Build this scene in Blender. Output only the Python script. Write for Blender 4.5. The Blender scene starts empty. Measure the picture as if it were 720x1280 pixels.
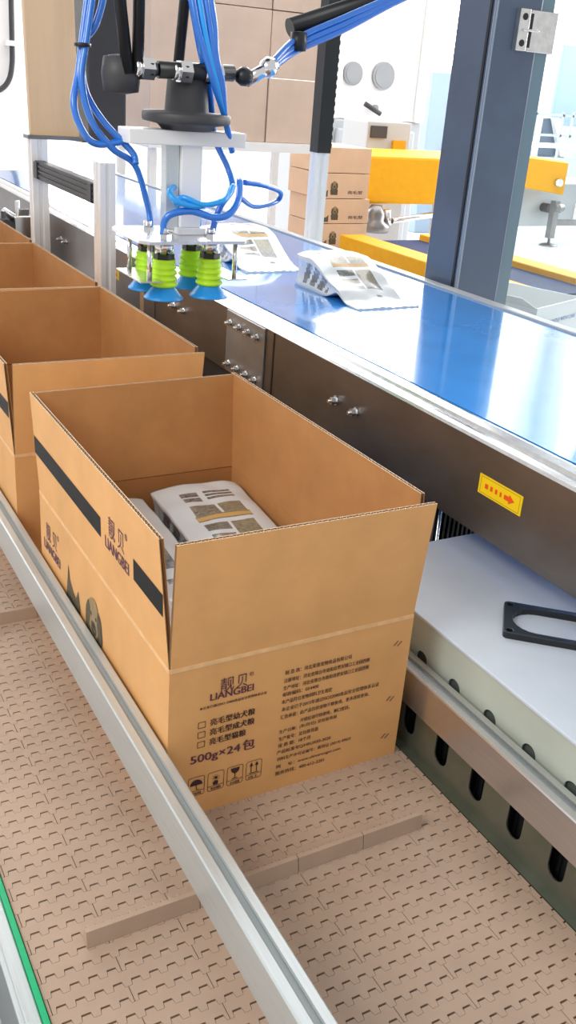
import bpy, bmesh, math, random
from mathutils import Vector, Matrix, noise
random.seed(7)
S = bpy.context.scene
COL = S.collection
# ------------------------------------------------------------------ camera (also used as a surveying tool)
F = 1190.39
CAM = Vector((0, 0, 1.0))
RW = Matrix(((0.87660445, -0.4758302, 0.07176524), (-0.14011194, -0.39505502, -0.90790978), (0.46036212, 0.78582259, -0.41297648)))
def ray(u, v): return RW.transposed() @ Vector(((u-360)/F, (v-640)/F, 1))
def _on(u, v, ax, val):
    d = ray(u, v); t = (val - CAM[ax]) / d[ax]; return CAM + d*t
def onx(u, v, x): return _on(u, v, 0, x)
def ony(u, v, y): return _on(u, v, 1, y)
def onz(u, v, z): return _on(u, v, 2, z)
cd = bpy.data.cameras.new('camera'); cam = bpy.data.objects.new('camera', cd); COL.objects.link(cam)
r3 = Matrix((RW[0], -RW[1], -RW[2])).transposed()
cam.matrix_world = Matrix.Translation(CAM) @ r3.to_4x4()
cd.sensor_fit = 'VERTICAL'; cd.sensor_height = 32.0; cd.lens = F/1280*32.0; cd.clip_start = 0.02; cd.clip_end = 200
S.camera = cam
S.view_settings.view_transform = 'Standard'; S.view_settings.look = 'None'; S.view_settings.gamma = 1; S.view_settings.use_curve_mapping = False
S.view_settings.exposure = 0.0

# ------------------------------------------------------------------ materials
def mat(name, col, rough=.5, metal=0.0, spec=.5, noise_amt=0.0, nscale=20, bump=0.0, stretch=None, emit=None, coat=0.0, col2=None, alpha=None, trans=0):
    m = bpy.data.materials.new(name); m.use_nodes = True; nt = m.node_tree; n = nt.nodes; l = nt.links
    b = n['Principled BSDF']
    b.inputs['Base Color'].default_value = (*col, 1); b.inputs['Roughness'].default_value = rough
    b.inputs['Metallic'].default_value = metal; b.inputs['Specular IOR Level'].default_value = spec
    b.inputs['Coat Weight'].default_value = coat; b.inputs['Coat Roughness'].default_value = .06
    b.inputs['Transmission Weight'].default_value = trans
    if emit:
        b.inputs['Emission Color'].default_value = (*emit[0], 1); b.inputs['Emission Strength'].default_value = emit[1]
    if noise_amt or bump:
        tc = n.new('ShaderNodeTexCoord'); mp = n.new('ShaderNodeMapping'); nz = n.new('ShaderNodeTexNoise')
        nz.inputs['Scale'].default_value = nscale; nz.inputs['Detail'].default_value = 6; nz.inputs['Roughness'].default_value = .6
        if stretch: mp.inputs['Scale'].default_value = stretch
        l.new(tc.outputs['Object'], mp.inputs[0]); l.new(mp.outputs[0], nz.inputs['Vector'])
        if noise_amt:
            mx = n.new('ShaderNodeMix'); mx.data_type = 'RGBA'
            c2 = col2 or tuple(c*(1-noise_amt) for c in col)
            mr = n.new('ShaderNodeMapRange'); mr.inputs[1].default_value = .35; mr.inputs[2].default_value = .68
            l.new(nz.outputs['Fac'], mr.inputs[0]); l.new(mr.outputs[0], mx.inputs[0])
            mx.inputs[6].default_value = (*col, 1); mx.inputs[7].default_value = (*c2, 1)
            l.new(mx.outputs[2], b.inputs['Base Color'])
        if bump:
            bp = n.new('ShaderNodeBump'); bp.inputs['Strength'].default_value = bump; bp.inputs['Distance'].default_value = .002
            l.new(nz.outputs['Fac'], bp.inputs['Height']); l.new(bp.outputs[0], b.inputs['Normal'])
    return m
M = {}
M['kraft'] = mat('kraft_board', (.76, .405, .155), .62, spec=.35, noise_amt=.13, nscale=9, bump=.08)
M['kraft_shade'] = mat('kraft_shade_inside', (.50, .240, .085), .7, spec=.3, noise_amt=.14, nscale=14, bump=.08)  # kraft darkened by colour for the dim inside of the cartons
M['kraft_edge'] = mat('kraft_cut_edge', (.74, .57, .40), .9, noise_amt=.3, nscale=200)
M['crease'] = mat('creased_board', (.86, .54, .27), .7, noise_amt=.2, nscale=40)
M['flute'] = mat('fluting', (.30, .17, .08), .95)
M['ink'] = mat('dark_ink', (.045, .012, .02), .6, noise_amt=.3, nscale=300)
M['ink_logo'] = mat('maroon_ink', (.10, .025, .06), .6)
M['tape'] = mat('black_band', (.012, .012, .013), .6, spec=.2, noise_amt=.3, nscale=30)
M['ink_grey'] = mat('grey_ink', (.13, .10, .055), .7, noise_amt=.6, nscale=120)
M['ink_pale'] = mat('pale_ink', (.36, .25, .12), .7, noise_amt=.3, nscale=90)
M['tan'] = mat('tan_plastic', (.455, .328, .245), .42, spec=.4, noise_amt=.16, nscale=7, bump=.03)
M['tan_dark'] = mat('tan_hinge_gap', (.02, .010, .006), .9, spec=.1)
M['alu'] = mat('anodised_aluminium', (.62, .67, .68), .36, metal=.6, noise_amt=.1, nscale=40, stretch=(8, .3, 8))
M['alu_shade'] = mat('aluminium_slot_shade', (.36, .40, .41), .5, metal=.6)  # shading inside the rail slots, put into the aluminium's colour
M['steel'] = mat('brushed_steel', (.27, .26, .26), .36, metal=.9, noise_amt=.3, nscale=6, stretch=(1, .5, 1), bump=.02)
M['steel_light'] = mat('bright_steel', (.78, .78, .78), .25, metal=.95, noise_amt=.15, nscale=40)
M['galv'] = mat('slotted_steel', (.25, .275, .225), .36, metal=.8, noise_amt=.3, nscale=7)
M['dark'] = mat('black_anodised', (.02, .022, .025), .35, metal=.3)
M['darkgrey'] = mat('dark_grey_paint', (.045, .045, .05), .5)
M['bluebelt'] = mat('blue_pvc_belt', (.03, .32, .92), .17, spec=.9, noise_amt=.12, nscale=9, coat=1.0)
M['cab_top'] = mat('pale_blue_enamel', (.62, .70, .80), .33, spec=.6, noise_amt=.06, nscale=14, bump=.05)
M['cab_side'] = mat('pale_green_enamel', (.53, .59, .52), .5, noise_amt=.12, nscale=6)
M['green'] = mat('green_guide_strip', (.005, .42, .17), .4)
M['pillar'] = mat('slate_blue_paint', (.075, .115, .185), .28, spec=.7, noise_amt=.2, nscale=5)
M['pillar_groove'] = mat('pale_groove', (.30, .36, .44), .4)
M['teal'] = mat('pillar_reflection', (.14, .23, .29), .15, spec=.8)  # the pillar's reflection in the glass, painted as a blue-grey strip
M['lime'] = mat('lime_rubber', (.52, .92, .02), .35, spec=.5)
M['cupblue'] = mat('blue_rubber', (.005, .27, .74), .35)
M['hose'] = mat('blue_hose', (.012, .17, .66), .22, spec=.7, coat=.4)
M['hose_l'] = mat('light_blue_hose', (.01, .33, .85), .25, spec=.7)
M['foil'] = mat('white_foil', (.70, .75, .78), .27, spec=.7, bump=.25, nscale=16, coat=.3)
M['foil_grey'] = mat('grey_print', (.25, .26, .24), .28, coat=1, noise_amt=.75, nscale=160)
M['foil_dark'] = mat('dark_print', (.09, .09, .09), .3, coat=.8, noise_amt=.8, nscale=120, col2=(.30, .29, .30))
M['foil_olive'] = mat('olive_print', (.32, .30, .21), .28, coat=1, noise_amt=.5, nscale=140)
M['foil_gold'] = mat('gold_print', (.62, .38, .13), .35)
M['yellow'] = mat('yellow_paint', (.76, .36, .006), .6, spec=.2, noise_amt=.08)
M['sticker'] = mat('yellow_sticker', (.92, .66, .01), .4)
M['red'] = mat('orange_red_ink', (.85, .10, .01), .4)
M['white'] = mat('white_paint', (.84, .84, .84), .4)
M['offwhite'] = mat('pale_grey_paint', (.46, .49, .52), .35, spec=.5)
M['floor'] = mat('glossy_white_floor', (.78, .78, .79), .16, spec=.6, noise_amt=.08, nscale=.7)
M['wall'] = mat('white_wall', (.88, .87, .87), .7)
M['bluewhite'] = mat('pale_blue_panel', (.30, .41, .54), .5)
M['ply'] = mat('pale_plywood', (.74, .52, .32), .5, noise_amt=.14, nscale=3, stretch=(4, 4, .4))
M['brown'] = mat('brown_edge', (.10, .045, .02), .6)
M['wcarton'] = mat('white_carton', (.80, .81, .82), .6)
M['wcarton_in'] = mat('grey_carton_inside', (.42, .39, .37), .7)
M['inkblue'] = mat('blue_ink', (.02, .14, .42), .5)
M['backing'] = mat('dull_green_backing', (.10, .12, .11), .6)
M['frame_sheen'] = mat('frame_top_sheen', (.10, .13, .17), .28, metal=.85)  # bluish highlight on the black frame's top, put into its colour
M['pale_board'] = mat('pinkish_board', (.66, .50, .40), .6, noise_amt=.12, nscale=5)
M['peach_board'] = mat('peach_board', (.74, .50, .32), .6, noise_amt=.12, nscale=5)
M['splice'] = mat('grey_brushed_plate', (.36, .37, .39), .45, metal=.7, noise_amt=.2, nscale=12)
M['alu_mirror'] = mat('polished_aluminium', (.66, .66, .68), .27, metal=.92, noise_amt=.08, nscale=40, stretch=(8, .3, 8))
M['navy'] = mat('navy_belt', (.008, .022, .085), .7, spec=.15)
M['midgrey'] = mat('mid_grey_paint', (.30, .32, .34), .5)
M['alu_post'] = mat('bright_aluminium', (.84, .85, .87), .38, metal=.3)
M['chrome'] = mat('chrome', (.75, .75, .76), .16, metal=1)
M['pinkred'] = mat('pink_red_plastic', (.75, .12, .18), .5)
M['glow'] = mat('added_glow_pane', (1, 1, 1), .3, emit=((1, .99, .98), 8.5))  # added glow for the blue belt to mirror as white
M['lampglow'] = mat('lit_diffuser', (1, 1, 1), .3, emit=((1, .98, .95), 10.0))
# clear glass: mostly see-through with a weak mirror
g = bpy.data.materials.new('clear_glass'); g.use_nodes = True; nt = g.node_tree; nt.nodes.clear()
o_ = nt.nodes.new('ShaderNodeOutputMaterial'); mx = nt.nodes.new('ShaderNodeMixShader'); t_ = nt.nodes.new('ShaderNodeBsdfTransparent'); gl = nt.nodes.new('ShaderNodeBsdfGlossy'); fr = nt.nodes.new('ShaderNodeFresnel')
t_.inputs[0].default_value = (.90, .95, .96, 1); gl.inputs['Roughness'].default_value = .02; fr.inputs['IOR'].default_value = 1.3
nt.links.new(fr.outputs[0], mx.inputs[0]); nt.links.new(t_.outputs[0], mx.inputs[1]); nt.links.new(gl.outputs[0], mx.inputs[2]); nt.links.new(mx.outputs[0], o_.inputs[0])
M['glass'] = g

# ------------------------------------------------------------------ mesh helpers
def box(bm, x0, x1, y0, y1, z0, z1, mi=0):
    vs = [bm.verts.new(p) for p in ((x0,y0,z0),(x1,y0,z0),(x1,y1,z0),(x0,y1,z0),(x0,y0,z1),(x1,y0,z1),(x1,y1,z1),(x0,y1,z1))]
    for f in ((3,2,1,0),(4,5,6,7),(0,1,5,4),(1,2,6,5),(2,3,7,6),(3,0,4,7)):
        bm.faces.new([vs[i] for i in f]).material_index = mi
def hexa(bm, p, mi=0):     # 8 points, bottom 4 ccw, top 4 ccw
    vs = [bm.verts.new(q) for q in p]
    for f in ((3,2,1,0),(4,5,6,7),(0,1,5,4),(1,2,6,5),(2,3,7,6),(3,0,4,7)):
        bm.faces.new([vs[i] for i in f]).material_index = mi
def frame_of(d):
    d = Vector(d).normalized(); a = Vector((0,0,1)) if abs(d.z) < .9 else Vector((1,0,0))
    u = d.cross(a).normalized(); return u, d.cross(u)
def cyl(bm, a, b, r, n=16, mi=0, r2=None, caps=True):
    a = Vector(a); b = Vector(b); u, w = frame_of(b-a); r2 = r if r2 is None else r2
    A = [bm.verts.new(a + (u*math.cos(t)+w*math.sin(t))*r) for t in [2*math.pi*i/n for i in range(n)]]
    B = [bm.verts.new(b + (u*math.cos(t)+w*math.sin(t))*r2) for t in [2*math.pi*i/n for i in range(n)]]
    for i in range(n):
        f = bm.faces.new((A[i], A[(i+1) % n], B[(i+1) % n], B[i])); f.material_index = mi; f.smooth = n > 8
    if caps:
        bm.faces.new(A[::-1]).material_index = mi; bm.faces.new(B).material_index = mi
def lathe(bm, c, prof, n=28, mi=0, axis='z'):
    rings = []
    for r, h in prof:
        ring = []
        for i in range(n):
            t = 2*math.pi*i/n; ring.append(bm.verts.new(Vector(c) + Vector((r*math.cos(t), r*math.sin(t), h))))
        rings.append(ring)
    for a, b in zip(rings, rings[1:]):
        for i in range(n):
            f = bm.faces.new((a[i], a[(i+1) % n], b[(i+1) % n], b[i])); f.material_index = mi; f.smooth = True
    bm.faces.new(rings[0][::-1]).material_index = mi; bm.faces.new(rings[-1]).material_index = mi
def catmull(pts, k=8):
    pts = [Vector(p) for p in pts]; P = [pts[0]*2-pts[1]] + pts + [pts[-1]*2-pts[-2]]; out = []
    for i in range(1, len(P)-2):
        for j in range(k):
            t = j/k; a, b, c, d = P[i-1:i+3]
            out.append(.5*((2*b)+(c-a)*t+(2*a-5*b+4*c-d)*t*t+(3*b-a-3*c+d)*t*t*t))
    out.append(pts[-1]); return out
def tube(bm, pts, r, n=12, mi=0, k=8):
    P = catmull(pts, k); rings = []; u = None
    for i, p in enumerate(P):
        d = (P[min(i+1, len(P)-1)] - P[max(i-1, 0)]).normalized()
        if u is None: u, w = frame_of(d)
        else:
            u = (u - d*u.dot(d)).normalized(); w = d.cross(u)
        rings.append([bm.verts.new(p + (u*math.cos(t)+w*math.sin(t))*r) for t in [2*math.pi*j/n for j in range(n)]])
    for a, b in zip(rings, rings[1:]):
        for i in range(n):
            f = bm.faces.new((a[i], a[(i+1) % n], b[(i+1) % n], b[i])); f.material_index = mi; f.smooth = True
    bm.faces.new(rings[0][::-1]).material_index = mi; bm.faces.new(rings[-1]).material_index = mi
def prism(bm, poly, org, ux, uy, depth, mi=0, nrm=None):     # 2D polygon in plane (ux,uy), pushed back by depth
    org = Vector(org); ux = Vector(ux); uy = Vector(uy); nn = nrm and Vector(nrm) or ux.cross(uy)
    A = [bm.verts.new(org+ux*a+uy*b) for a, b in poly]
    fs = [bm.faces.new(A)]
    if depth:
        B = [bm.verts.new(org+ux*a+uy*b-nn*depth) for a, b in poly]
        fs.append(bm.faces.new(B[::-1]))
        n = len(poly)
        for i in range(n): fs.append(bm.faces.new((A[(i+1) % n], A[i], B[i], B[(i+1) % n])))
    for f in fs: f.material_index = mi
def obj(name, bm, mats, parent=None, label=None, cat=None, group=None, kind=None, bevel=0, loc=None, fix=True):
    if fix: bmesh.ops.recalc_face_normals(bm, faces=bm.faces)
    me = bpy.data.meshes.new(name); bm.to_mesh(me); bm.free()
    for m in (mats if isinstance(mats, (list, tuple)) else [mats]): me.materials.append(M[m])
    o = bpy.data.objects.new(name, me); COL.objects.link(o)
    if parent: o.parent = parent
    if loc is not None: o.location = loc
    if label: o['label'] = label
    if cat: o['category'] = cat
    if group: o['group'] = group
    if kind: o['kind'] = kind
    if bevel:
        b = o.modifiers.new('bevel', 'BEVEL'); b.width = bevel; b.segments = 2; b.limit_method = 'ANGLE'
    return o
def thing(name, label, cat, loc=(0, 0, 0), group=None, rz=0):
    o = bpy.data.objects.new(name, None); COL.objects.link(o); o.empty_display_size = .05
    o.location = loc; o.rotation_euler = (0, 0, rz); o['label'] = label; o['category'] = cat
    if group: o['group'] = group
    return o
def copy_tree(o, parent=None):
    c = o.copy(); COL.objects.link(c); c.parent = parent
    for ch in [k for k in bpy.data.objects if k.parent == o and k != c]: copy_tree(ch, c)
    return c
def B(): return bmesh.new()

_tc = {}
def text2d(s):
    if s in _tc: return _tc[s]
    cu = bpy.data.curves.new('t', 'FONT'); cu.body = s; cu.resolution_u = 3; cu.fill_mode = 'FRONT'
    o = bpy.data.objects.new('t', cu); COL.objects.link(o)
    dg = bpy.context.evaluated_depsgraph_get(); me = bpy.data.meshes.new_from_object(o.evaluated_get(dg))
    vs = [(v.co.x, v.co.y) for v in me.vertices]; fs = [tuple(p.vertices) for p in me.polygons]
    bpy.data.objects.remove(o); bpy.data.curves.remove(cu); bpy.data.meshes.remove(me)
    _tc[s] = (vs, fs); return vs, fs
def put_text(bm, s, org, ux, uy, width, height=None, mi=0, bold=0):
    vs, fs = text2d(s)
    if not vs: return
    x0 = min(v[0] for v in vs); x1 = max(v[0] for v in vs); y0 = min(v[1] for v in vs); y1 = max(v[1] for v in vs)
    sx = width/(x1-x0); sy = (height/(y1-y0)) if height else sx
    org = Vector(org); ux = Vector(ux); uy = Vector(uy); nn = ux.cross(uy)
    for dx in ((0,) if not bold else (-bold, bold)):
        V = [bm.verts.new(org+ux*((a-x0)*sx+dx)+uy*((b-y0)*sy) + nn*(0 if dx <= 0 else .00003)) for a, b in vs]
        for f in fs:
            try: bm.faces.new([V[i] for i in f]).material_index = mi
            except ValueError: pass

# ------------------------------------------------------------------ setting
bm = B(); box(bm, -9, 20, -4, 20.2, -.95, -.80); obj('floor', bm, 'floor', kind='structure')
def wall_with_openings(name, along, const, a0, a1, z0, z1, holes, thick):
    bm = B(); xs = sorted({a0, a1, *[h[0] for h in holes], *[h[1] for h in holes]}); zs = sorted({z0, z1, *[h[2] for h in holes], *[h[3] for h in holes]})
    for i in range(len(xs)-1):
        for j in range(len(zs)-1):
            cx = (xs[i]+xs[i+1])/2; cz = (zs[j]+zs[j+1])/2
            if any(h[0] < cx < h[1] and h[2] < cz < h[3] for h in holes): continue
            if along == 'x': box(bm, xs[i], xs[i+1], const, const+thick, zs[j], zs[j+1])
            else: box(bm, const, const+thick, xs[i], xs[i+1], zs[j], zs[j+1])
    return obj(name, bm, 'wall', kind='structure')
wb = [(-7+3.6*i, -4+3.6*i, 1.5, 12.2) for i in range(7)]  # windows added tall and bright so the blue belt mirrors white
wall_with_openings('wall_back', 'x', 20, -9, 20, -.8, 13, wb, .2)
wr = [(-2+3.6*i, 1+3.6*i, 1.5, 12.2) for i in range(6)]
wall_with_openings('wall_right', 'y', 20, -4, 20.2, -.8, 13, wr, .2)
n = 1
for a0, a1, z0, z1 in wb:
    w = thing('window_%d' % n, 'w', 'w'); del w['label'], w['category']; w['kind'] = 'structure'; n += 1
    bm = B(); box(bm, a0, a1, 20.12, 20.16, z0, z1); obj('window_pane', bm, 'glow', w)
    bm = B()
    for xx in (a0+.03, (a0+a1)/2, a1-.03): box(bm, xx-.03, xx+.03, 20.02, 20.12, z0, z1)
    for zz in (z0+.03, (z0+z1)/2, z1-.03): box(bm, a0, a1, 20.03, 20.11, zz-.03, zz+.03)
    obj('window_frame', bm, 'white', w)
for a0, a1, z0, z1 in wr:
    w = thing('window_%d' % n, 'w', 'w'); del w['label'], w['category']; w['kind'] = 'structure'; n += 1
    bm = B(); box(bm, 20.12, 20.16, a0, a1, z0, z1); obj('window_pane', bm, 'glow', w)
    bm = B()
    for xx in (a0+.03, (a0+a1)/2, a1-.03): box(bm, 20.02, 20.12, xx-.03, xx+.03, z0, z1)
    for zz in (z0+.03, (z0+z1)/2, z1-.03): box(bm, 20.03, 20.11, a0, a1, zz-.03, zz+.03)
    obj('window_frame', bm, 'white', w)

# ------------------------------------------------------------------ carton conveyor
cv = thing('carton_conveyor', 'tan modular plastic belt conveyor carrying the open cartons between aluminium rails', 'conveyor', (0.5, 2.3, -.8))
def cobj(name, bm, mats, root, **k):
    o = obj(name, bm, mats, root, **k); o.matrix_parent_inverse = Matrix.Translation(-root.location); return o
Y0, Y1 = .28, 4.3
XL, XR = .182, .838
bm = B(); P = .0229; HX = .0229
x_origin = .1915
def crossings(xa, xb, yk, side):
    # polyline of the hinge line between xa and xb; side=+1: the upper module's near edge, -1: the lower module's far edge
    pts = []; k0 = int(math.floor((xa-x_origin)/HX))-1
    raw = []
    for k in range(k0, k0+60):
        b = x_origin+k*HX
        hi = .0066 + (.0027 if side > 0 else 0); lo = .0004 if side > 0 else 0
        e = .00015*side
        raw += [(b-e*1, lo), (b+.0014-e, hi), (b+.0124+e, hi), (b+.0138+e, lo)]
    def yat(x):
        for (xa_, ya_), (xb_, yb_) in zip(raw, raw[1:]):
            if xa_ <= x <= xb_: return ya_+(yb_-ya_)*(x-xa_)/max(1e-9, xb_-xa_)
        return 0
    pts = [(xa, yk+yat(xa))] + [(x, yk+y) for x, y in raw if xa < x < xb] + [(xb, yk+yat(xb))]
    return pts
k0 = int((Y0-.877)/P)-1; k1 = int((Y1-.877)/P)
DZ = .008
for k in range(k0, k1):
    ya = .877+k*P; yb = ya+P
    off = .278 if k % 2 == 0 else .3696
    cuts = [XL] + [x for x in (off + .1832*i for i in range(-3, 6)) if XL+.004 < x < XR-.004] + [XR]
    for a, b in zip(cuts, cuts[1:]):
        low = crossings(a+.0005, b-.0005, ya, 1); up = crossings(a+.0005, b-.0005, yb, -1)
        poly = low+up[::-1]
        A = [bm.verts.new((x, y, 0)) for x, y in poly]; bm.faces.new(A).material_index = 0
        L = [bm.verts.new((x, y, -DZ)) for x, y in poly]
        for i in range(len(A)):
            j = (i+1) % len(A); bm.faces.new((A[j], A[i], L[i], L[j])).material_index = 0
box(bm, XL-.002, XR+.002, Y0-.02, Y1, -.014, -DZ+.0003, 1)
cobj('belt', bm, ['tan', 'tan_dark'], cv)
for yc in (.842, 1.636, 2.432):
    bm = B()
    for a, b in ((.250, .4025), (.4035, .551), (.552, .658), (.659, .762)):
        hexa(bm, [(a, yc-.008, .0), (b, yc-.008, .0), (b, yc+.009, 0), (a, yc+.009, 0), (a, yc-.004, .024), (b, yc-.004, .024), (b, yc+.003, .024), (a, yc+.003, .024)])
        for i in range(int((b-a)/.011)):
            xx = a+.006+i*.011
            box(bm, xx-.0018, xx+.0018, yc+.003, yc+.010, .001, .020)
    cobj('cleat', bm, 'tan', cv, bevel=.0006)
# left side frame and green strip
bm = B(); box(bm, .160, .1815, Y0-.05, Y1, -.03, -.003); box(bm, .156, .1735, Y0-.05, Y1, -.03, .0005)
box(bm, .150, .160, Y0-.05, Y1, -.14, -.004); cobj('side_frame', bm, 'alu', cv, bevel=.002)
bm = B(); box(bm, .1738, .1810, Y0-.05, Y1, -.0029, .004); cobj('edge_strip', bm, 'green', cv, label='bright green guide strip', bevel=.001)
bm = B(); box(bm, -.12, .149, Y0-.05, 1.6, -.20, -.16); cobj('side_dark_sheet', bm, 'darkgrey', cv, label='dark sheet added beside the belt frame')  # dark sheet added to cover the bright floor left of the frame
# underside deck between frames
bm = B(); box(bm, .160, .86, Y0-.03, Y1, -.10, -.031); cobj('bed', bm, 'darkgrey', cv)
# rails
def extrusion(x0, x1, z0, z1, ya, yb, slotside=1):
    bm = B(); gx0 = x0+(x1-x0)*.36; gx1 = x0+(x1-x0)*.66; d = .006
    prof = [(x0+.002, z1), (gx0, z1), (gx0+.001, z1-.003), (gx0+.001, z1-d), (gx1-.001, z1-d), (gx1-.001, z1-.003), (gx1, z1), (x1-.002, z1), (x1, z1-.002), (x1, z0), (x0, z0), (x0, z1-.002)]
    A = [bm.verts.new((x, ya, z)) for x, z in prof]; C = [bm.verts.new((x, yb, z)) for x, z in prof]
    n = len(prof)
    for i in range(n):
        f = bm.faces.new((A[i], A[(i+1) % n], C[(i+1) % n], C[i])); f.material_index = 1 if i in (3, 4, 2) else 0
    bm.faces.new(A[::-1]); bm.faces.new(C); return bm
cobj('guide_rail', extrusion(.3775, .4145, .0735, .140, Y0, Y1), ['alu', 'alu_shade'], cv, label='left aluminium guide rail crossing the belt')
cobj('guide_rail', extrusion(.8505, .8890, .0765, .140, Y0, 2.05), ['alu_mirror', 'alu_shade'], cv, label='right aluminium guide rail on the slotted side plate')
bm = B()
for y in (.35, 2.15, 3.9): box(bm, .12, .39, y-.015, y+.015, .1401, .152); box(bm, .10, .125, y-.015, y+.015, -.10, .152)
for y in (2.15, 3.9): pass
bm.free()
for y in (.33, 3.9):
    bm = B(); box(bm, .385, .405, y-.012, y+.012, -.02, .0735); cobj('rail_bracket', bm, 'alu', cv)
# slotted side plate
def slotted_plate(bm, x, t, y0, y1, z0, z1, slots, w, zb, zt):
    vs = []; edges = []
    def loop(pts):
        V = [bm.verts.new((x, a, b)) for a, b in pts]
        return [bm.edges.new((V[i], V[(i+1) % len(V)])) for i in range(len(V))]
    es = loop([(y0, z0), (y1, z0), (y1, z1), (y0, z1)])
    for s in slots:
        r = w/2; pts = [(s+r*math.cos(t_), zb+r+r*math.sin(t_)) for t_ in [math.pi+math.pi*i/10 for i in range(11)]]
        pts += [(s+r*math.cos(t_), zt-r+r*math.sin(t_)) for t_ in [math.pi*i/10 for i in range(11)]]
        es += loop(pts)
    bmesh.ops.triangle_fill(bm, edges=es, use_beauty=True)
    fs = list(bm.faces)
    r = bmesh.ops.extrude_face_region(bm, geom=fs)
    bmesh.ops.translate(bm, verts=[v for v in r['geom'] if isinstance(v, bmesh.types.BMVert)], vec=(t, 0, 0))
bm = B(); sl = [.6565+.0875*i for i in range(-4, 16)]; zz0, zz1, rr_ = -.03, .0763, .0155
pl_ = [(Y0, zz0), (Y0, zz1)]
for c in sl:
    if c-rr_ < Y0+.01: continue
    pl_ += [(c-rr_, zz1)] + [(c+rr_*math.cos(a), .026+rr_+rr_*math.sin(a)) for a in [math.pi+math.pi*k/12 for k in range(13)]] + [(c+rr_, zz1)]
pl_ += [(2.05, zz1), (2.05, zz0)]
Vp = [bm.verts.new((.853, a, b)) for a, b in pl_]; bmesh.ops.triangle_fill(bm, edges=[bm.edges.new((Vp[k], Vp[(k+1) % len(Vp)])) for k in range(len(Vp))], use_beauty=True)
r_ = bmesh.ops.extrude_face_region(bm, geom=list(bm.faces)); bmesh.ops.translate(bm, verts=[v for v in r_['geom'] if isinstance(v, bmesh.types.BMVert)], vec=(.0025, 0, 0))
for f in bm.faces:
    f.normal_update()
    if abs(f.normal.x) < .5: f.material_index = 1
cobj('side_plate', bm, ['galv', 'steel_light'], cv, label='slotted steel side plate')
bm = B(); box(bm, .880, .8825, Y0, 2.05, -.03, .0755)  # dark sheet added for the dark interior; the ribs stand on it
for k in range(150):
    yy = Y0+.01+.0115*k; box(bm, .8765, .880, yy, yy+.004, -.03, .074)
cobj('slot_backing', bm, 'dark', cv, label='black ribs on a dark backing added behind the slots')
bm = B(); box(bm, .839, .853, Y0, Y1, -.03, .0008); cobj('ledge', bm, 'galv', cv, label='narrow steel ledge beside the belt')
bm = B(); box(bm, .853, .856, 2.05, Y1, -.03, .0763); cobj('rear_side_plate', bm, 'galv', cv)
for x in (.19, .82):
    for y in (.5, 2.2, 4.0):
        bm = B(); box(bm, x-.02, x+.02, y-.02, y+.02, -.8, -.10); cyl(bm, (x, y, -.8), (x, y, -.785), .035); cobj('leg', bm, 'alu', cv)

# ------------------------------------------------------------------ cartons
def corr(bm, A, Bp, C, D, n, t=.0070, lm=(0, 1, 2, 3)):
    """corrugated panel: A-B along the crease, D-C the cut edge, n outward; mats outer, inner, edge, flute"""
    A, Bp, C, D, n = map(Vector, (A, Bp, C, D, n)); q = (Bp-A).cross(D-A).normalized(); C = C-q*((C-A).dot(q)); n = q if q.dot(n) > 0 else -q; lt = .0012
    for o0, o1, mi in ((0, -lt, lm[0]), (-t+lt, -t, lm[1])):
        p = [A+n*o0, Bp+n*o0, C+n*o0, D+n*o0]; q = [A+n*o1, Bp+n*o1, C+n*o1, D+n*o1]
        V = [bm.verts.new(a) for a in p+q]
        for f, m in (((0,1,2,3), mi), ((7,6,5,4), lm[3] if mi == lm[0] else mi), ((2,3,7,6), lm[2]), ((0,1,5,4), mi), ((1,2,6,5), lm[3]), ((3,0,4,7), lm[3])):
            bm.faces.new([V[i] for i in f]).material_index = m
    ln = (C-D).length; per = .0098; N = int(ln/per)*8; prev = None
    amp = (t-2*lt)/2*.96
    for i in range(N+1):
        s = i/N; w = amp*math.sin(2*math.pi*i/8); w2 = -t/2
        lo = A.lerp(Bp, s)+n*(w2+w); hi = D.lerp(C, s)+n*(w2+w) - (D-A).normalized()*.0006
        cur = (bm.verts.new(lo), bm.verts.new(hi))
        if prev: bm.faces.new((prev[0], cur[0], cur[1], prev[1])).material_index = lm[3]
        prev = cur
    # pale ribbon along the wave's cut edge
    prev = None
    for i in range(N+1):
        s = i/N; w = amp*math.sin(2*math.pi*i/8); e = D.lerp(C, s)-(D-A).normalized()*.0003
        cur = (bm.verts.new(e+n*(-t/2+w-.00045)), bm.verts.new(e+n*(-t/2+w+.00045)))
        if prev: bm.faces.new((prev[0], cur[0], cur[1], prev[1])).material_index = lm[2]
        prev = cur
W, L, ZC, ZT = .404, .647, .265, .452
KM = ['kraft', 'kraft_shade', 'kraft_edge', 'flute', 'crease']
def ring_rect(bm, cx, cy, w, h, t, O, ux, uy, rr=.003, mi=0):
    def rr_pts(w, h, r):
        out = []
        for sx, sy, a0 in ((1,1,0), (-1,1,90), (-1,-1,180), (1,-1,270)):
            for k in range(5):
                a = math.radians(a0+k*22.5); out.append((cx+sx*(w/2-r)+r*math.cos(a), cy+sy*(h/2-r)+r*math.sin(a)))
        return out
    a = rr_pts(w, h, rr); b = rr_pts(w-2*t, h-2*t, max(.0004, rr-t)); n = len(a)
    Va = [bm.verts.new(O+ux*p+uy*q) for p, q in a]; Vb = [bm.verts.new(O+ux*p+uy*q) for p, q in b]
    for i in range(n): bm.faces.new((Va[i], Va[(i+1) % n], Vb[(i+1) % n], Vb[i])).material_index = mi
def poly2(bm, pts, O, ux, uy, mi=0): bm.faces.new([bm.verts.new(O+ux*a+uy*b) for a, b in pts]).material_index = mi
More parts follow.
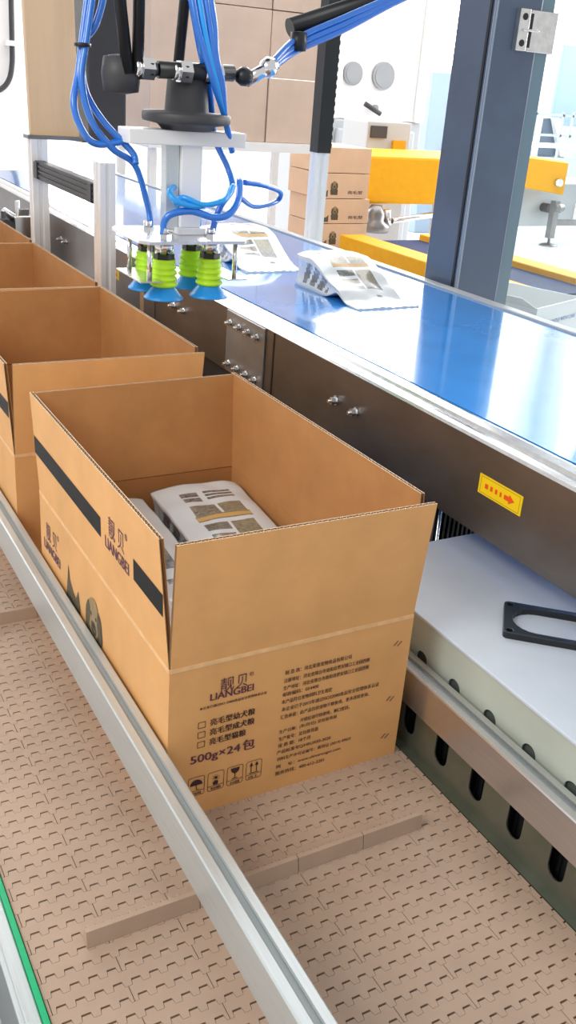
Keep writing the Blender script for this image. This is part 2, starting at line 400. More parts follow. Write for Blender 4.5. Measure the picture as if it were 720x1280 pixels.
def blob(bm, cx, cy, rx, ry, O, ux, uy, rot=0, mi=0, n=24, j=0):
    pts = []
    for i in range(n):
        a = 2*math.pi*i/n; k = 1+j*math.sin(5*a+cx*90)+j*.6*math.sin(9*a)
        x, y = rx*k*math.cos(a), ry*k*math.sin(a); pts.append((cx+x*math.cos(rot)-y*math.sin(rot), cy+x*math.sin(rot)+y*math.cos(rot)))
    poly2(bm, pts, O, ux, uy, mi)
def dog(bm, cx, cy, s, O, ux, uy):
    o1 = O; nn = ux.cross(uy)*.00015
    poly2(bm, [(cx+a*s, cy+b*s) for a, b in ((-.5,-1.2),(-.62,-.6),(-.42,-.2),(.35,-.2),(.62,-.55),(.6,-1.2))], O, ux, uy, 2)
    blob(bm, cx, cy+.15*s, .40*s, .52*s, O+nn, ux, uy, 0, 3, j=.03)
    blob(bm, cx-.42*s, cy+.05*s, .16*s, .42*s, O+nn*2, ux, uy, -.2, 2, j=.05)
    blob(bm, cx+.42*s, cy+.05*s, .16*s, .42*s, O+nn*2, ux, uy, .2, 2, j=.05)
    blob(bm, cx, cy-.12*s, .20*s, .18*s, O+nn*2, ux, uy, 0, 2, j=.04)
    blob(bm, cx, cy-.05*s, .08*s, .06*s, O+nn*3, ux, uy, 0, 0)
    for d in (-.17, .17): blob(bm, cx+d*s, cy+.2*s, .05*s, .05*s, O+nn*3, ux, uy, 0, 0)
def logo(bm, x, z, w, O, ux, uy, bold=.0):
    put_text(bm, '靓 贝', O+ux*(x+w*.16)+uy*(z+w*.24), ux, uy, w*.66, w*.34, 1, bold)
    put_text(bm, 'LIANGBEI', O+ux*x+uy*z, ux, uy, w, w*.19, 1, w*.008)
    ring_rect(bm, x+w*.91, z+w*.56, w*.10, w*.10, w*.012, O, ux, uy, w*.049, 1)
    put_text(bm, 'R', O+ux*(x+w*.885)+uy*(z+w*.53), ux, uy, w*.05, w*.06, 1)
def make_carton(label, y, full=True):
    t = thing('open_carton', label, 'cardboard box', (.420, y, 0), 'open cartons in a row on the tan conveyor')
    bm = B(); th = .006
    box(bm, 0, W, 0, th, 0, ZC-.001); box(bm, 0, W, L-th, L, 0, ZC-.001); box(bm, 0, th, th, L-th, 0, ZC-.001); box(bm, W-th, W, th, L-th, 0, ZC-.001)
    box(bm, th, W-th, th, L-th, .0, th, 1)
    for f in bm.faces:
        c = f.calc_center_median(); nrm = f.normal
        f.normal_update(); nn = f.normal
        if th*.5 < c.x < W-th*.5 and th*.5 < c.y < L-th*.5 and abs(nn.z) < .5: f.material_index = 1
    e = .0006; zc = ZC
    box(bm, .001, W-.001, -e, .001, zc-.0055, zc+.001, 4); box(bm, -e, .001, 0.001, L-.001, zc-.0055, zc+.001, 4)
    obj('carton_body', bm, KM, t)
    # flaps
    A = Vector
    bm = B(); corr(bm, (.0015, .0, ZC), (W-.0015, .0, ZC), (W+.008, -.006, .4535), (.004, -.006, .4555), (0, -1, .03)); obj('flap', bm, KM, t, label='front flap standing up')
    bm = B(); corr(bm, (W-.001, L, ZC), (.001, L, ZC), (-.001, L+.020, .450), (W, L+.020, .4545), (0, 1, -.1)); obj('flap', bm, KM, t, label='back flap standing up')
    bm = B(); corr(bm, (0, L-.002, ZC), (0, .002, ZC), (-.001, .037, .4465), (-.004, L+.028, .4485), (-1, 0, -.02)); fl = obj('flap', bm, KM, t, label='left flap with black bands')
    bm = B(); corr(bm, (W, .002, ZC), (W, L-.002, ZC), (W+.001, L+.024, .4565), (W+.003, .020, .4600), (1, 0, -.02)); obj('flap', bm, KM, t, label='right flap standing up')
    # left face printing: ux runs toward the viewer (-y)
    ux = A((0, -1, 0)); uy = A((0, 0, 1))
    def lf(yy, zz): return A((-.0050, yy, zz))
    bm = B(); O = A((-.0046, 0, 0))
    ux2 = A((0, -1, 0)); uy2 = A((-.0218, 0, 1)); O = A((.0052, 0, 0))
    for ya, yb in ((L+.012, .279), (.134, .0225)):
        bm = B(); poly2(bm, [(-ya, .337), (-yb, .337), (-yb, .371), (-ya, .371)], O, ux2, uy2, 0)
        obj('black_band', bm, ['tape'], fl, fix=False)
    bm = B(); logo(bm, -.258, .332, .104, O, ux2, uy2, .0)
    obj('flap_print', bm, ['ink', 'ink_logo'], fl, fix=False)
    bm = B(); O = A((-.0008, 0, 0))
    logo(bm, -.622, .160, .104, O, ux, uy)
    dog(bm, -.325, .155, .072, O, ux, uy)
    poly2(bm, [(-.488, .10), (-.472, .165), (-.466, .198), (-.458, .170), (-.440, .155), (-.424, .150), (-.41, .172), (-.400, .14), (-.395, .10)], O, ux, uy, 2)
    obj('side_print', bm, ['ink', 'ink_logo', 'ink_grey', 'ink_pale'], t, fix=False, label='grey animal drawing and maroon lettering')
    if not full: return t
    # front face printing
    ux = A((1, 0, 0)); O = A((0, -.0012, 0)); bm = B(); X = lambda x: x-.420
    put_text(bm, '靓', O+ux*X(.497)+uy*.2105, ux, uy, .0215, .0225, 1); put_text(bm, '贝', O+ux*X(.5225)+uy*.2105, ux, uy, .017, .0215, 1)
    put_text(bm, 'LIANGBEI', O+ux*X(.4825)+uy*.1995, ux, uy, .0675, .0115, 1, .0004)
    ring_rect(bm, X(.5455), .229, .0066, .0066, .0007, O, ux, uy, .0032, 1); put_text(bm, 'R', O+ux*X(.5440)+uy*.2272, ux, uy, .003, .0038, 1)
    put_text(bm, '本企业已通过ISO 22000食品安全管理体系认证', O+ux*X(.4665)+uy*.1875, ux, uy, .106, .0048, 0, .00015)
    for s, z, wd in (('亮毛型幼犬粮', .1560, .0710), ('亮毛型成犬粮', .1390, .0710), ('亮毛型猫粮', .1220, .0580)):
        put_text(bm, s, O+ux*X(.484)+uy*z, ux, uy, wd, .0118, 0, .00035)
        ring_rect(bm, X(.471), z+.0055, .0118, .0108, .0009, O, ux, uy, .0005, 0)
    put_text(bm, '500g×24', O+ux*X(.4555)+uy*.0920, ux, uy, .0790, .0180, 1, .0004); put_text(bm, '包', O+ux*X(.5385)+uy*.0945, ux, uy, .0195, .0190, 1, .0006)
    for i, cap in enumerate(('怕雨', '怕晒', '小心轻放', '向上')):
        cx = X(.4660+.0313*i); cz = .0535
        ring_rect(bm, cx, cz, .0265, .0345, .0008, O, ux, uy, .004, 0)
        poly2(bm, [(cx-.0125, cz-.0088), (cx+.0125, cz-.0088), (cx+.0125, cz-.0080), (cx-.0125, cz-.0080)], O, ux, uy)
        put_text(bm, cap, O+ux*(cx-.008)+uy*(cz-.0155), ux, uy, .016, .005, 0, .0002)
        if i == 0:
            poly2(bm, [(cx+.0098*math.cos(a), cz+.002+.0098*math.sin(a)) for a in [math.pi*k/14 for k in range(15)]], O, ux, uy)
            poly2(bm, [(cx-.0006, cz-.006), (cx+.0006, cz-.006), (cx+.0006, cz+.003), (cx-.0006, cz+.003)], O, ux, uy)
            poly2(bm, [(cx+.0005, cz-.0065), (cx+.004, cz-.0065), (cx+.004, cz-.004), (cx+.003, cz-.0055), (cx+.0005, cz-.0055)], O, ux, uy)
        elif i == 1:
            blob(bm, cx, cz+.006, .0026, .0026, O, ux, uy)
            for k in range(10):
                a = 2*math.pi*k/10; c_, s_ = math.cos(a), math.sin(a)
                poly2(bm, [(cx+c_*.0035-s_*.0004, cz+.006+s_*.0035+c_*.0004), (cx+c_*.0035+s_*.0004, cz+.006+s_*.0035-c_*.0004), (cx+c_*.0085, cz+.006+s_*.0075)], O, ux, uy)
            poly2(bm, [(cx-.004, cz-.007), (cx+.003, cz-.007), (cx+.004, cz-.001), (cx, cz+.001), (cx-.005, cz-.002)], O, ux, uy)
        elif i == 2:
            poly2(bm, [(cx-.0075, cz+.0135), (cx-.006, cz+.007), (cx-.0015, cz+.0035), (cx+.0015, cz+.0035), (cx+.006, cz+.007), (cx+.0075, cz+.0135)], O, ux, uy)
            poly2(bm, [(cx-.0007, cz-.005), (cx+.0007, cz-.005), (cx+.0007, cz+.005), (cx-.0007, cz+.005)], O, ux, uy)
            poly2(bm, [(cx-.0045, cz-.0063), (cx+.0045, cz-.0063), (cx+.0045, cz-.005), (cx-.0045, cz-.005)], O, ux, uy)
        else:
            for d in (-.0045, .0045):
                poly2(bm, [(cx+d-.0007, cz-.004), (cx+d+.0007, cz-.004), (cx+d+.0007, cz+.009), (cx+d-.0007, cz+.009)], O, ux, uy)
                poly2(bm, [(cx+d-.0032, cz+.0075), (cx+d+.0032, cz+.0075), (cx+d, cz+.0145)], O, ux, uy)
            poly2(bm, [(cx-.008, cz-.0063), (cx+.008, cz-.0063), (cx+.008, cz-.005), (cx-.008, cz-.005)], O, ux, uy)
    for s, x, z, x2 in (('制 造 商：河北荣喜宠物食品有限公司', .601, .2140, .7150), ('注册地址：河北省邢台市南和县贾宋镇口工业园西侧', .600, .2000, .7490), ('生产地址：河北省邢台市南和县贾宋镇口工业园西侧', .600, .1870, .7490),
                        ('邮政编码：054400', .600, .1755, .6610), ('本产品符合宠物饲料卫生规定', .599, .1625, .6860), ('本企业已于2015年通过ISO22000食品安全管理体系认证', .600, .1490, .7730),
                        ('汇告承诺：此产品仅供宠物干粮食用，更多选择查询。', .599, .1350, .7560), ('开袋后请尽快使用，剩口密封。', .634, .1200, .7220), ('生产日期：(年/月/日) 见包装背面', .599, .1080, .7000),
                        ('生产批号：见包装背面', .599, .0950, .6680), ('保 质 期：18个月', .599, .0825, .6550), ('产品标准号Q/HRUX03-2020', .598, .0700, .6930),
                        ('饲料生产许可证编号：冀饲证 (2019) 09025', .599, .0565, .7320), ('网     址：www.chinarongxi.com', .599, .0425, .7140), ('服务热线：400-612-2201', .598, .0300, .6850)):
        put_text(bm, s, O+ux*X(x)+uy*(z-.002), ux, uy, x2-x, .0076, 0, .00010)
    for zc in (.2185, .1155, .0425):
        for d in (-.0035, .0035):
            poly2(bm, [(X(.799)+d-.004, zc-.0035-d*.3), (X(.799)+d-.0028, zc-.0042-d*.3), (X(.799)+d+.0045, zc+.0035-d*.3), (X(.799)+d+.0033, zc+.0042-d*.3)], O, ux, uy, 1)
    obj('front_print', bm, ['ink', 'ink_logo'], t, fix=False, label='dark printed lettering and handling marks on the front')
    return t
make_carton('open kraft carton nearest the viewer, front covered in dark print, foil pouches inside', .998)
make_carton('empty open kraft carton directly behind the nearest one', 1.832, False)
make_carton('empty open kraft carton third from the viewer in the row', 2.512, False)
make_carton('open kraft carton farthest along the row, mostly out of frame', 3.190, False)

# ------------------------------------------------------------------ pouches
def pouch_mesh(w=.205, L=.335, T=.092, seed=0, arch=.022, end=.012, flat=None):
    bm = B(); nx, ns = 60, 96; rnd = random.Random(seed)
    PR = []
    def sm(a, b, x): x = max(0, min(1, (x-a)/(b-a))); return x*x*(3-2*x)
    def top(s):
        if flat: return T*(1-flat*s**1.3)+.004*math.sin(math.pi*s)
        return T*(1-.06*sm(0, .25, s))*(1-sm(.16, .80, s)) + end*.35 + .006*math.sin(math.pi*min(1, s/.8))
    def bot(s): return arch*math.exp(-((s-.66)/.11)**2)*1.0
    def wd(s): return w/2*(1-.015*math.sin(math.pi*s))
    def pt_top(i, j):
        u = -1+2*i/nx; s = j/ns; x = u*wd(s); h = top(s); b = bot(s)*(.5-.5*u)   # arch lifts the -x side
        z = max(h*(1-.10*abs(u)**4), 0)+b*.8
        z += .0035*noise.noise(Vector((x*22+seed, s*7, seed)))*(1 if s < .9 else .6) + (.0012*math.sin(u*26+seed) if s > .84 else 0)
        return Vector((x, -s*L, max(z, b+.0015)))
    def pt_bot(i, j):
        u = -1+2*i/nx; s = j/ns; x = u*wd(s); return Vector((x, -s*L, bot(s)*(.5-.5*u)))
    Tg = [[bm.verts.new(pt_top(i, j)) for j in range(ns+1)] for i in range(nx+1)]
    Bg = [[bm.verts.new(pt_bot(i, j)) for j in range(ns+1)] for i in range(nx+1)]
    def mid(u):
        g = []
        for k in range(1, 6):
            col = []
            for j in range(ns+1):
                a = Tg[0 if u < 0 else nx][j].co; b = Bg[0 if u < 0 else nx][j].co; f = k/6
                p = a.lerp(b, f); h = (a.z-b.z); p = p.copy(); p.x += -u*(.010*math.sin(math.pi*f)*(min(1, h/.05)) + .002*noise.noise(Vector((j*.25, f*4, seed+u))))
                col.append(bm.verts.new(p))
            g.append(col)
        return g
    def topmat(u, s):
        x = (u+1)/2
        if s > .86: return 0
        if .24 < x < .82 and .10 < s < .20:
            return 2 if (.24 < x < .44 and not .145 < s < .155) else (1 if .50 < x < .82 and int(s*96) % 3 else 0)
        if .24 < x < .82 and .235 < s < .33: return 0 if abs(x-.53) < .012 else (2 if x < .53 and int(s*96+x*9) % 3 == 0 else 3)
        if .22 < x < .84 and .335 < s < .385: return 4 if .345 < s < .375 else 3
        if .24 < x < .50 and .42 < s < .48: return 1
        if .24 < x < .50 and .51 < s < .57: return 2 if int(s*96) % 2 else 3
        if .24 < x < .50 and .60 < s < .65: return 1
        if .54 < x < .80 and .42 < s < .56: return 3
        if .54 < x < .80 and .56 < s < .65: return 2
        if .6 < x < .68 and .72 < s < .75: return 2
        return 0
    for i in range(nx):
        for j in range(ns):
            f = bm.faces.new((Tg[i][j], Tg[i+1][j], Tg[i+1][j+1], Tg[i][j+1])); f.smooth = True; f.material_index = topmat(-1+2*(i+.5)/nx, (j+.5)/ns)
            f = bm.faces.new((Bg[i][j], Bg[i][j+1], Bg[i+1][j+1], Bg[i+1][j])); f.smooth = True
    for u, i in ((-1, 0), (1, nx)):
        cols = [Tg[i]] + mid(u) + [Bg[i]]
        for k in range(6):
            for j in range(ns):
                f = bm.faces.new((cols[k][j], cols[k+1][j], cols[k+1][j+1], cols[k][j+1])); f.smooth = True
                s = (j+.5)/ns
                f.material_index = 2 if (1 <= k <= 4 and .10 < s < .5 and int(s*24+k*.5) % 3 != 0) else 0
        for j in (0, ns):
            bm.faces.new([c[j] for c in cols] + ([] if True else []))if False else None
        if u < 0: left = cols
        else: right = cols
    for j in (0, ns):
        ringv = [Tg[i][j] for i in range(nx+1)] + [c[j] for c in right[1:-1]] + [Bg[i][j] for i in range(nx, -1, -1)] + [c[j] for c in left[-2:0:-1]]
        bm.faces.new(ringv)
    return bm
PM = ['foil', 'foil_grey', 'foil_dark', 'foil_olive', 'foil_gold']
def pouch(label, loc, rz=0, tilt=0, seed=0, group=None, **k):
    o = obj('foil_pouch', pouch_mesh(seed=seed, **k), PM, label=label, cat='pouch', group=group, loc=loc); o.rotation_euler = (tilt, 0, rz); return o
pouch('white foil pouch on blue belt, nearer of the two, beside the slate pillar', (1.500, 2.455, .4525), .03, 0, 1, 'foil pouches on the blue belt', T=.094)
pouch('white foil pouch on blue belt, the farther one partly behind the gripper', (1.440, 2.965, .4525), -.02, 0, 2, 'foil pouches on the blue belt', T=.094)
G = 'foil pouches packed in the nearest carton'
def flat_pouch(label, loc, seed, w=.19, L=.30, T=.085, tilt=0, rz=0):
    return pouch(label, loc, rz, tilt, seed, G, w=w, L=L, T=T, arch=0.0)
flat_pouch('foil pouch lying beneath the right-hand printed pouch in the carton', (.722, 1.600, .007), 3, T=.064, L=.33)
flat_pouch('foil pouch lying beneath the plain left-hand pouch in the carton', (.524, 1.600, .007), 4, T=.064, L=.33)
flat_pouch('foil pouch second up in the right-hand pile in the carton', (.722, 1.602, .083), 5, T=.064, L=.33)
flat_pouch('foil pouch second up in the left-hand pile in the carton', (.524, 1.602, .083), 6, T=.064, L=.33)
pouch('foil pouch with dark gusset and gold stripe, top right in nearest carton', (.716, 1.602, .163), -.02, .0, 8, G, w=.182, L=.40, T=.092, arch=0, flat=.42)
pouch('foil pouch with plain white face, top left in nearest carton', (.520, 1.600, .160), .02, .0, 9, G, w=.178, L=.40, T=.085, arch=0, flat=.55)
for i, x in enumerate((.524,)):
    o = pouch(('foil pouch standing at the front left corner of the nearest carton', 'foil pouch standing at the front right inside the nearest carton')[i], (x, 1.012, .008), 0, 0, 12+i, G, w=.186, L=.25, T=.075, arch=0)
    o.rotation_euler = (-math.pi/2, 0, 0); o.location = (x, 1.0065, .0075)

# ------------------------------------------------------------------ blue belt conveyor
bc = thing('blue_belt_conveyor', 'glossy blue belt conveyor with brushed steel side frame and yellow arrow sticker', 'conveyor', (1.5, 2.6, -.8))
YA, YB = .25, 5.4
bm = B()
prof = [(1.100, .268), (1.100, .437), (1.103, .4425), (1.112, .445), (1.126, .4455), (1.129, .451), (1.146, .4545), (1.151, .4545), (1.151, .440), (1.130, .425), (1.130, .268)]
A = [bm.verts.new((x, YA, z)) for x, z in prof]; C = [bm.verts.new((x, YB, z)) for x, z in prof]
for i in range(len(prof)):
    j = (i+1) % len(prof); f = bm.faces.new((A[i], A[j], C[j], C[i])); f.material_index = 1 if 1 <= i <= 6 else 0
bm.faces.new(A[::-1]); bm.faces.new(C)
cobj('side_frame', bm, ['steel', 'steel_light'], bc, label='brushed steel side frame with bright rolled top')
bm = B(); box(bm, 1.8500, 1.90, YA, YB, .268, .450); box(bm, 1.8445, 1.88, YA, YB, .450, .458); cobj('side_frame', bm, 'offwhite', bc, bevel=.002, label='far side frame in pale grey')
bm = B(); box(bm, 1.162, 1.843, YA, YB, .444, .4525)
for y in (YA, YB): cyl(bm, (1.162, y, .412), (1.843, y, .412), .0405, 24)
box(bm, 1.162, 1.843, YA, YB, .372, .380); cobj('belt', bm, 'bluebelt', bc)
bm = B(); box(bm, 1.131, 1.849, YA+.1, YB-.1, .385, .440); cobj('bed', bm, 'darkgrey', bc)
bm = B(); box(bm, 1.131, 1.84, 1.62, YB-.2, .06, .267); cobj('dark_skirt', bm, 'darkgrey', bc, label='dark skirt added under the belt')  # dark block added so no bright floor shows under the belt
def bolt(bm, x, y, z, r=.0085, l=.014):
    cyl(bm, (x, y, z), (x-.003, y, z), r*1.25, 18); cyl(bm, (x-.003, y, z), (x-l, y, z), r, 6); cyl(bm, (x-l, y, z), (x-l-.007, y, z), r*.5, 12)
for y in (1.707, 1.624, 2.644, 2.570, 3.812, 3.747):
    bm = B(); bolt(bm, 1.100, y, .360); cobj('bolt', bm, 'chrome', bc)
bm = B(); box(bm, 1.0945, 1.100, 2.052, 2.270, .272, .4355); cobj('splice_plate', bm, 'splice', bc, bevel=.002, label='light steel splice plate')
for z in (.405, .295):
    for y in (2.243, 2.190, 2.137, 2.087):
        bm = B(); bolt(bm, 1.0945, y, z, .008, .012); cobj('bolt', bm, 'chrome', bc)
bm = B(); box(bm, 1.0985, 1.1005, 2.006, 2.012, .268, .436); cobj('joint_line', bm, 'dark', bc)
# arrow sticker
bm = B(); Ys, Ye, zb, zt = 1.206, 1.0915, .3465, .3835; hx = 1.0993; ux = Vector((0, -1, 0)); uy = Vector((0, 0, 1))
O = Vector((hx, 0, 0)); prism(bm, [(-Ys, zb), (-Ye, zb), (-Ye, zt), (-Ys, zt)], O, ux, uy, .0006, 0, (-1, 0, 0))
O2 = O+Vector((-.0003, 0, 0)); w_ = Ys-Ye; ring_rect(bm, -(Ys+Ye)/2, (zb+zt)/2, w_*.91, .031, .0006, O2, ux, uy, .001, 2)
for k, (a, b) in enumerate(((.15, .225), (.275, .335), (.39, .445), (.50, .545))): poly2(bm, [(-Ys+w_*a, .3605), (-Ys+w_*b, .3605), (-Ys+w_*b, .3695), (-Ys+w_*a, .3695)], O2, ux, uy, 1)
poly2(bm, [(-Ys+w_*.60, .3605), (-Ys+w_*.71, .3605), (-Ys+w_*.71, .356), (-Ys+w_*.84, .365), (-Ys+w_*.71, .374), (-Ys+w_*.71, .3695), (-Ys+w_*.60, .3695)], O2, ux, uy, 1)
cobj('arrow_sticker', bm, ['sticker', 'red', 'ink'], bc, label='yellow sticker with dashed red arrow pointing right', fix=False)
bm = B(); prism(bm, [(-3.19, .335), (-3.135, .335), (-3.135, .365), (-3.19, .365)], O, ux, uy, .0006, 0, (-1, 0, 0)); poly2(bm, [(-3.175, .345), (-3.15, .345), (-3.162, .358)], O2, ux, uy, 1)
cobj('warning_sticker', bm, ['sticker', 'red'], bc, label='small yellow sticker', fix=False)
for x in (1.14, 1.86):
    for y in (.9, 3.0, 5.0):
        if y == .9 and x < 1.5: continue
        bm = B(); box(bm, x-.025, x+.025, y-.025, y+.025, -.78, .268); cyl(bm, (x, y, -.8), (x, y, -.78), .045); cobj('leg', bm, 'steel', bc)

dk = thing('dark_filler', 'dark filler block added in the gap between the carton conveyor and the blue belt conveyor', 'filler', (1.0, 3.2, -.8))  # dark block added to darken the gap between the two conveyors
bm = B(); box(bm, .905, .985, 1.95, 4.0, -.76, .06); cobj('cover', bm, 'darkgrey', dk, bevel=.003)
for y in (2.0, 3.9):
    bm = B(); box(bm, .92, .98, y-.03, y+.03, -.8, -.76); cobj('foot', bm, 'dark', dk)
# ------------------------------------------------------------------ cabinet under the conveyor and its bracket
cb = thing('steel_cabinet', 'pale enamelled steel cabinet beside the tan conveyor, holding the black frame', 'cabinet', (1.15, .8, -.8))
bm = B(); box(bm, .912, 1.46, .30, 1.292, -.8, .199); cobj('cabinet_body', bm, 'cab_side', cb)
bm = B(); slotted_plate(bm, .9005, .003, .30, 1.288, -.05, .1985, [.6995+.089*i for i in range(-4, 7)], .030, .02, .1435)
cobj('slotted_panel', bm, 'cab_side', cb, label='pale green side panel with rounded slots')
bm = B(); box(bm, .9065, .9115, .30, 1.28, -.05, .19); cobj('panel_backing', bm, 'backing', cb)
bm = B(); box(bm, .898, 1.47, .295, 1.298, .199, .2055); cobj('cabinet_top', bm, 'cab_top', cb, bevel=.002, label='pale blue enamelled top')
# bracket: stadium opening in a rounded black plate
def stadium_frame(bm, cx, cy, hl, hw, rl, z0, z1, holes):
    def loop(pts, z): return [bm.verts.new((a, b, z)) for a, b in pts]
    outer = [(-hl, -hw), (hl, -hw), (hl, hw), (-hl, hw)]
    es = []
    def addl(pts):
        V = [bm.verts.new((cx+a, cy+b, z1)) for a, b in pts]; return [bm.edges.new((V[i], V[(i+1) % len(V)])) for i in range(len(V))]
    rc = .008; op = []
    for sx, sy, a0 in ((1,1,0), (-1,1,90), (-1,-1,180), (1,-1,270)):
        for k in range(5): a = math.radians(a0+k*22.5); op.append((sx*(hl-rc)+rc*math.cos(a), sy*(hw-rc)+rc*math.sin(a)))
    es += addl(op)
    r = rl; il = hl-.014-r
    es += addl([(il+r*math.cos(t), r*math.sin(t)) for t in [-math.pi/2+math.pi*i/10 for i in range(11)]] + [(-il+r*math.cos(t), r*math.sin(t)) for t in [math.pi/2+math.pi*i/10 for i in range(11)]])
    for hx_, hy_ in holes: es += addl([(hx_+.0055*math.cos(t), hy_+.0055*math.sin(t)) for t in [2*math.pi*i/12 for i in range(12)]])
    bmesh.ops.triangle_fill(bm, edges=es, use_beauty=True)
    r_ = bmesh.ops.extrude_face_region(bm, geom=list(bm.faces)); bmesh.ops.translate(bm, verts=[v for v in r_['geom'] if isinstance(v, bmesh.types.BMVert)], vec=(0, 0, z0-z1))
bm = B(); stadium_frame(bm, 0, 0, .15, .0535, .0405, 0, .0115, [(-.140, -.0435), (-.140, .0435), (.140, -.0435), (.140, .0435)])
for f in bm.faces:
    f.normal_update()
    if abs(f.normal.z) < .5: f.material_index = 1
fr = obj('mounting_frame', bm, ['frame_sheen', 'dark'], None, 'black metal mounting frame with oval opening lying on the pale cabinet', 'bracket', loc=(1.105, .895, .2057), bevel=.001)
p0 = onz(629, 789, .218); p1 = onz(645, 757, .218); p2 = onz(720, 805, .218)
e1 = (p1-p0); e1.z = 0; e2 = (p2-p0); e2.z = 0
ang = math.atan2(e2.y, e2.x); fr.rotation_euler = (0, 0, ang)
ex = Vector((math.cos(ang), math.sin(ang), 0)); ey = Vector((-math.sin(ang), math.cos(ang), 0))
c_ = p0 + ex*.15 + ey*.0535; fr.location = (c_.x, c_.y, .2057)

# dark machine parts behind cabinet
d_ = thing('machine_guard', 'slate blue guard panel with black louvre, standing behind the pale cabinet', 'machine panel', (1.2, 1.5, -.8))
bm = B(); box(bm, .90, 1.208, 1.44, 1.46, -.8, .262); box(bm, .90, .92, 1.46, 1.9, -.8, .262); cobj('panel', bm, 'pillar', d_)
bm = B()
for i in range(20): box(bm, 1.220+.013*i, 1.226+.013*i, 1.44, 1.47, -.8, .25)
box(bm, 1.209, 1.49, 1.475, 1.49, -.8, .262); cobj('louvre', bm, 'dark', d_)
bm = B(); cyl(bm, (1.212, 1.432, -.8), (1.212, 1.432, .262), .004, 10); cobj('edge_rod', bm, 'chrome', d_)

# ------------------------------------------------------------------ delta robot with suction gripper
rb = thing('delta_robot', 'delta picking robot with black arms, blue hoses and four lime suction cups', 'robot', (.815, 1.935, .56))
RC = Vector((.812, 1.935, 0))
bm = B(); poly = [(.690, 1.850), (.705, 1.828), (.915, 1.828), (.932, 1.850), (.932, 2.012), (.915, 2.035), (.705, 2.035), (.690, 2.012)]
prism(bm, [(a, b) for a, b in poly], (0, 0, .686), (1, 0, 0), (0, 1, 0), .006); cobj('gripper_plate', bm, 'steel_light', rb, label='stainless gripper plate')
for xa, xb in ((.692, .740), (.886, .934)):
    bm = B(); box(bm, xa, xb, 1.842, 1.990, .6020, .6045); cobj('lower_plate', bm, 'steel_light', rb)
for x in (.716, .908):
    for y in (1.856, 1.975):
        bm = B(); cyl(bm, (x, y, .6045), (x, y, .680), .0055, 12); cobj('spacer_rod', bm, 'chrome', rb)
for x in (.760, .864):
    for y in (1.888, 1.984):
        cup = bpy.data.objects.new('suction_cup', None); COL.objects.link(cup); cup.parent = rb; cup.matrix_parent_inverse = Matrix.Translation(-rb.location); cup.location = (x, y, 0)
        def sub(name, bm, m, **k): return obj(name, bm, m, cup, **k)
        bm = B(); lathe(bm, (0, 0, 0), [(.030, .5600), (.0415, .5605), (.0412, .5625), (.036, .568), (.030, .576), (.0245, .583), (.023, .586)], 36); sub('cup_lip', bm, 'cupblue', label='blue suction lip')
        pr = [(.0225, .5845)]
        for i in range(4):
            z = .588+.0118*i; pr += [(.0285-.0008*i, z), (.0290-.0008*i, z+.004), (.0240-.0006*i, z+.0085)]
        pr += [(.0245, .636), (.0235, .642)]
        bm = B(); lathe(bm, (0, 0, 0), pr, 36); sub('bellows', bm, 'lime', label='lime green bellows')
        bm = B(); cyl(bm, (0, 0, .641), (0, 0, .653), .0215, 6); sub('collar', bm, 'dark')
        bm = B(); cyl(bm, (0, 0, .653), (0, 0, .680), .020, 24); cyl(bm, (0, 0, .686), (0, 0, .692), .0145, 6); cyl(bm, (0, 0, .692), (0, 0, .704), .009, 16); sub('fitting', bm, 'chrome')
def part(name, bm, m, **k): return cobj(name, bm, m, rb, **k)
bm = B(); box(bm, .806, .852, 1.915, 1.960, .700, .890); box(bm, .797, .861, 1.905, 1.97, .686, .700)
for x in (.806, .852): box(bm, x-.003, x+.003, 1.930, 1.945, .70, .89)
part('wrist_column', bm, 'white', bevel=.002)
bm = B(); box(bm, .776, .8055, 1.925, 1.955, .6945, .87); part('linear_guide', bm, 'alu', bevel=.002)
bm = B(); box(bm, .690, .945, 1.905, 1.975, .862, .890); part('mount_bar', bm, 'white', bevel=.002)
bm = B(); lathe(bm, RC+Vector((.01, .0, 0)), [(.05, .890), (.06, .9), (.088, .905), (.090, .908), (.090, .920), (.088, .923), (.045, .926), (.040, .985), (.03, .99)], 40); part('moving_platform', bm, 'darkgrey')
bm = B(); cyl(bm, (.745, 1.90, .998), (.905, 1.90, 1.002), .0155, 16)
for x in (.728, .80, .862, .930): lathe(bm, (x, 1.90, .998), [(.006, -.018), (.017, -.010), (.020, 0), (.017, .010), (.006, .018)], 20)
part('cross_shaft', bm, 'dark')
for x in (.722, .800, .866):
    bm = B(); cyl(bm, (x-.012, 1.90, .998), (x+.012, 1.90, .998), .022, 6); cyl(bm, (x-.024, 1.90, .998), (x-.012, 1.90, .998), .016, 16); part('ball_joint', bm, 'chrome')
bm = B(); cyl(bm, (.935, 1.9, .990), (1.00, 1.9, 1.026), .013, 12); lathe(bm, (.985, 1.9, 1.018), [(.005, -.02), (.018, -.01), (.02, 0), (.018, .01), (.005, .02)], 16); part('joint_end', bm, 'chrome')
TOP = 1.75
def rod(u0, v0, u1, v1, y, r, name='forearm_rod', m='dark'):
    a = ony(u0, v0, y); b = ony(u1, v1, y); d = (a-b); k = (TOP-b.z)/d.z; bm = B(); cyl(bm, b, b+d*k, r, 16); part(name, bm, m)
rod(150, 0, 160, 92, 1.90, .0115); rod(174, 0, 172, 92, 1.90, .0115); rod(231, 0, 222, 90, 1.92, .0105); rod(262, 0, 264, 90, 1.92, .0105)
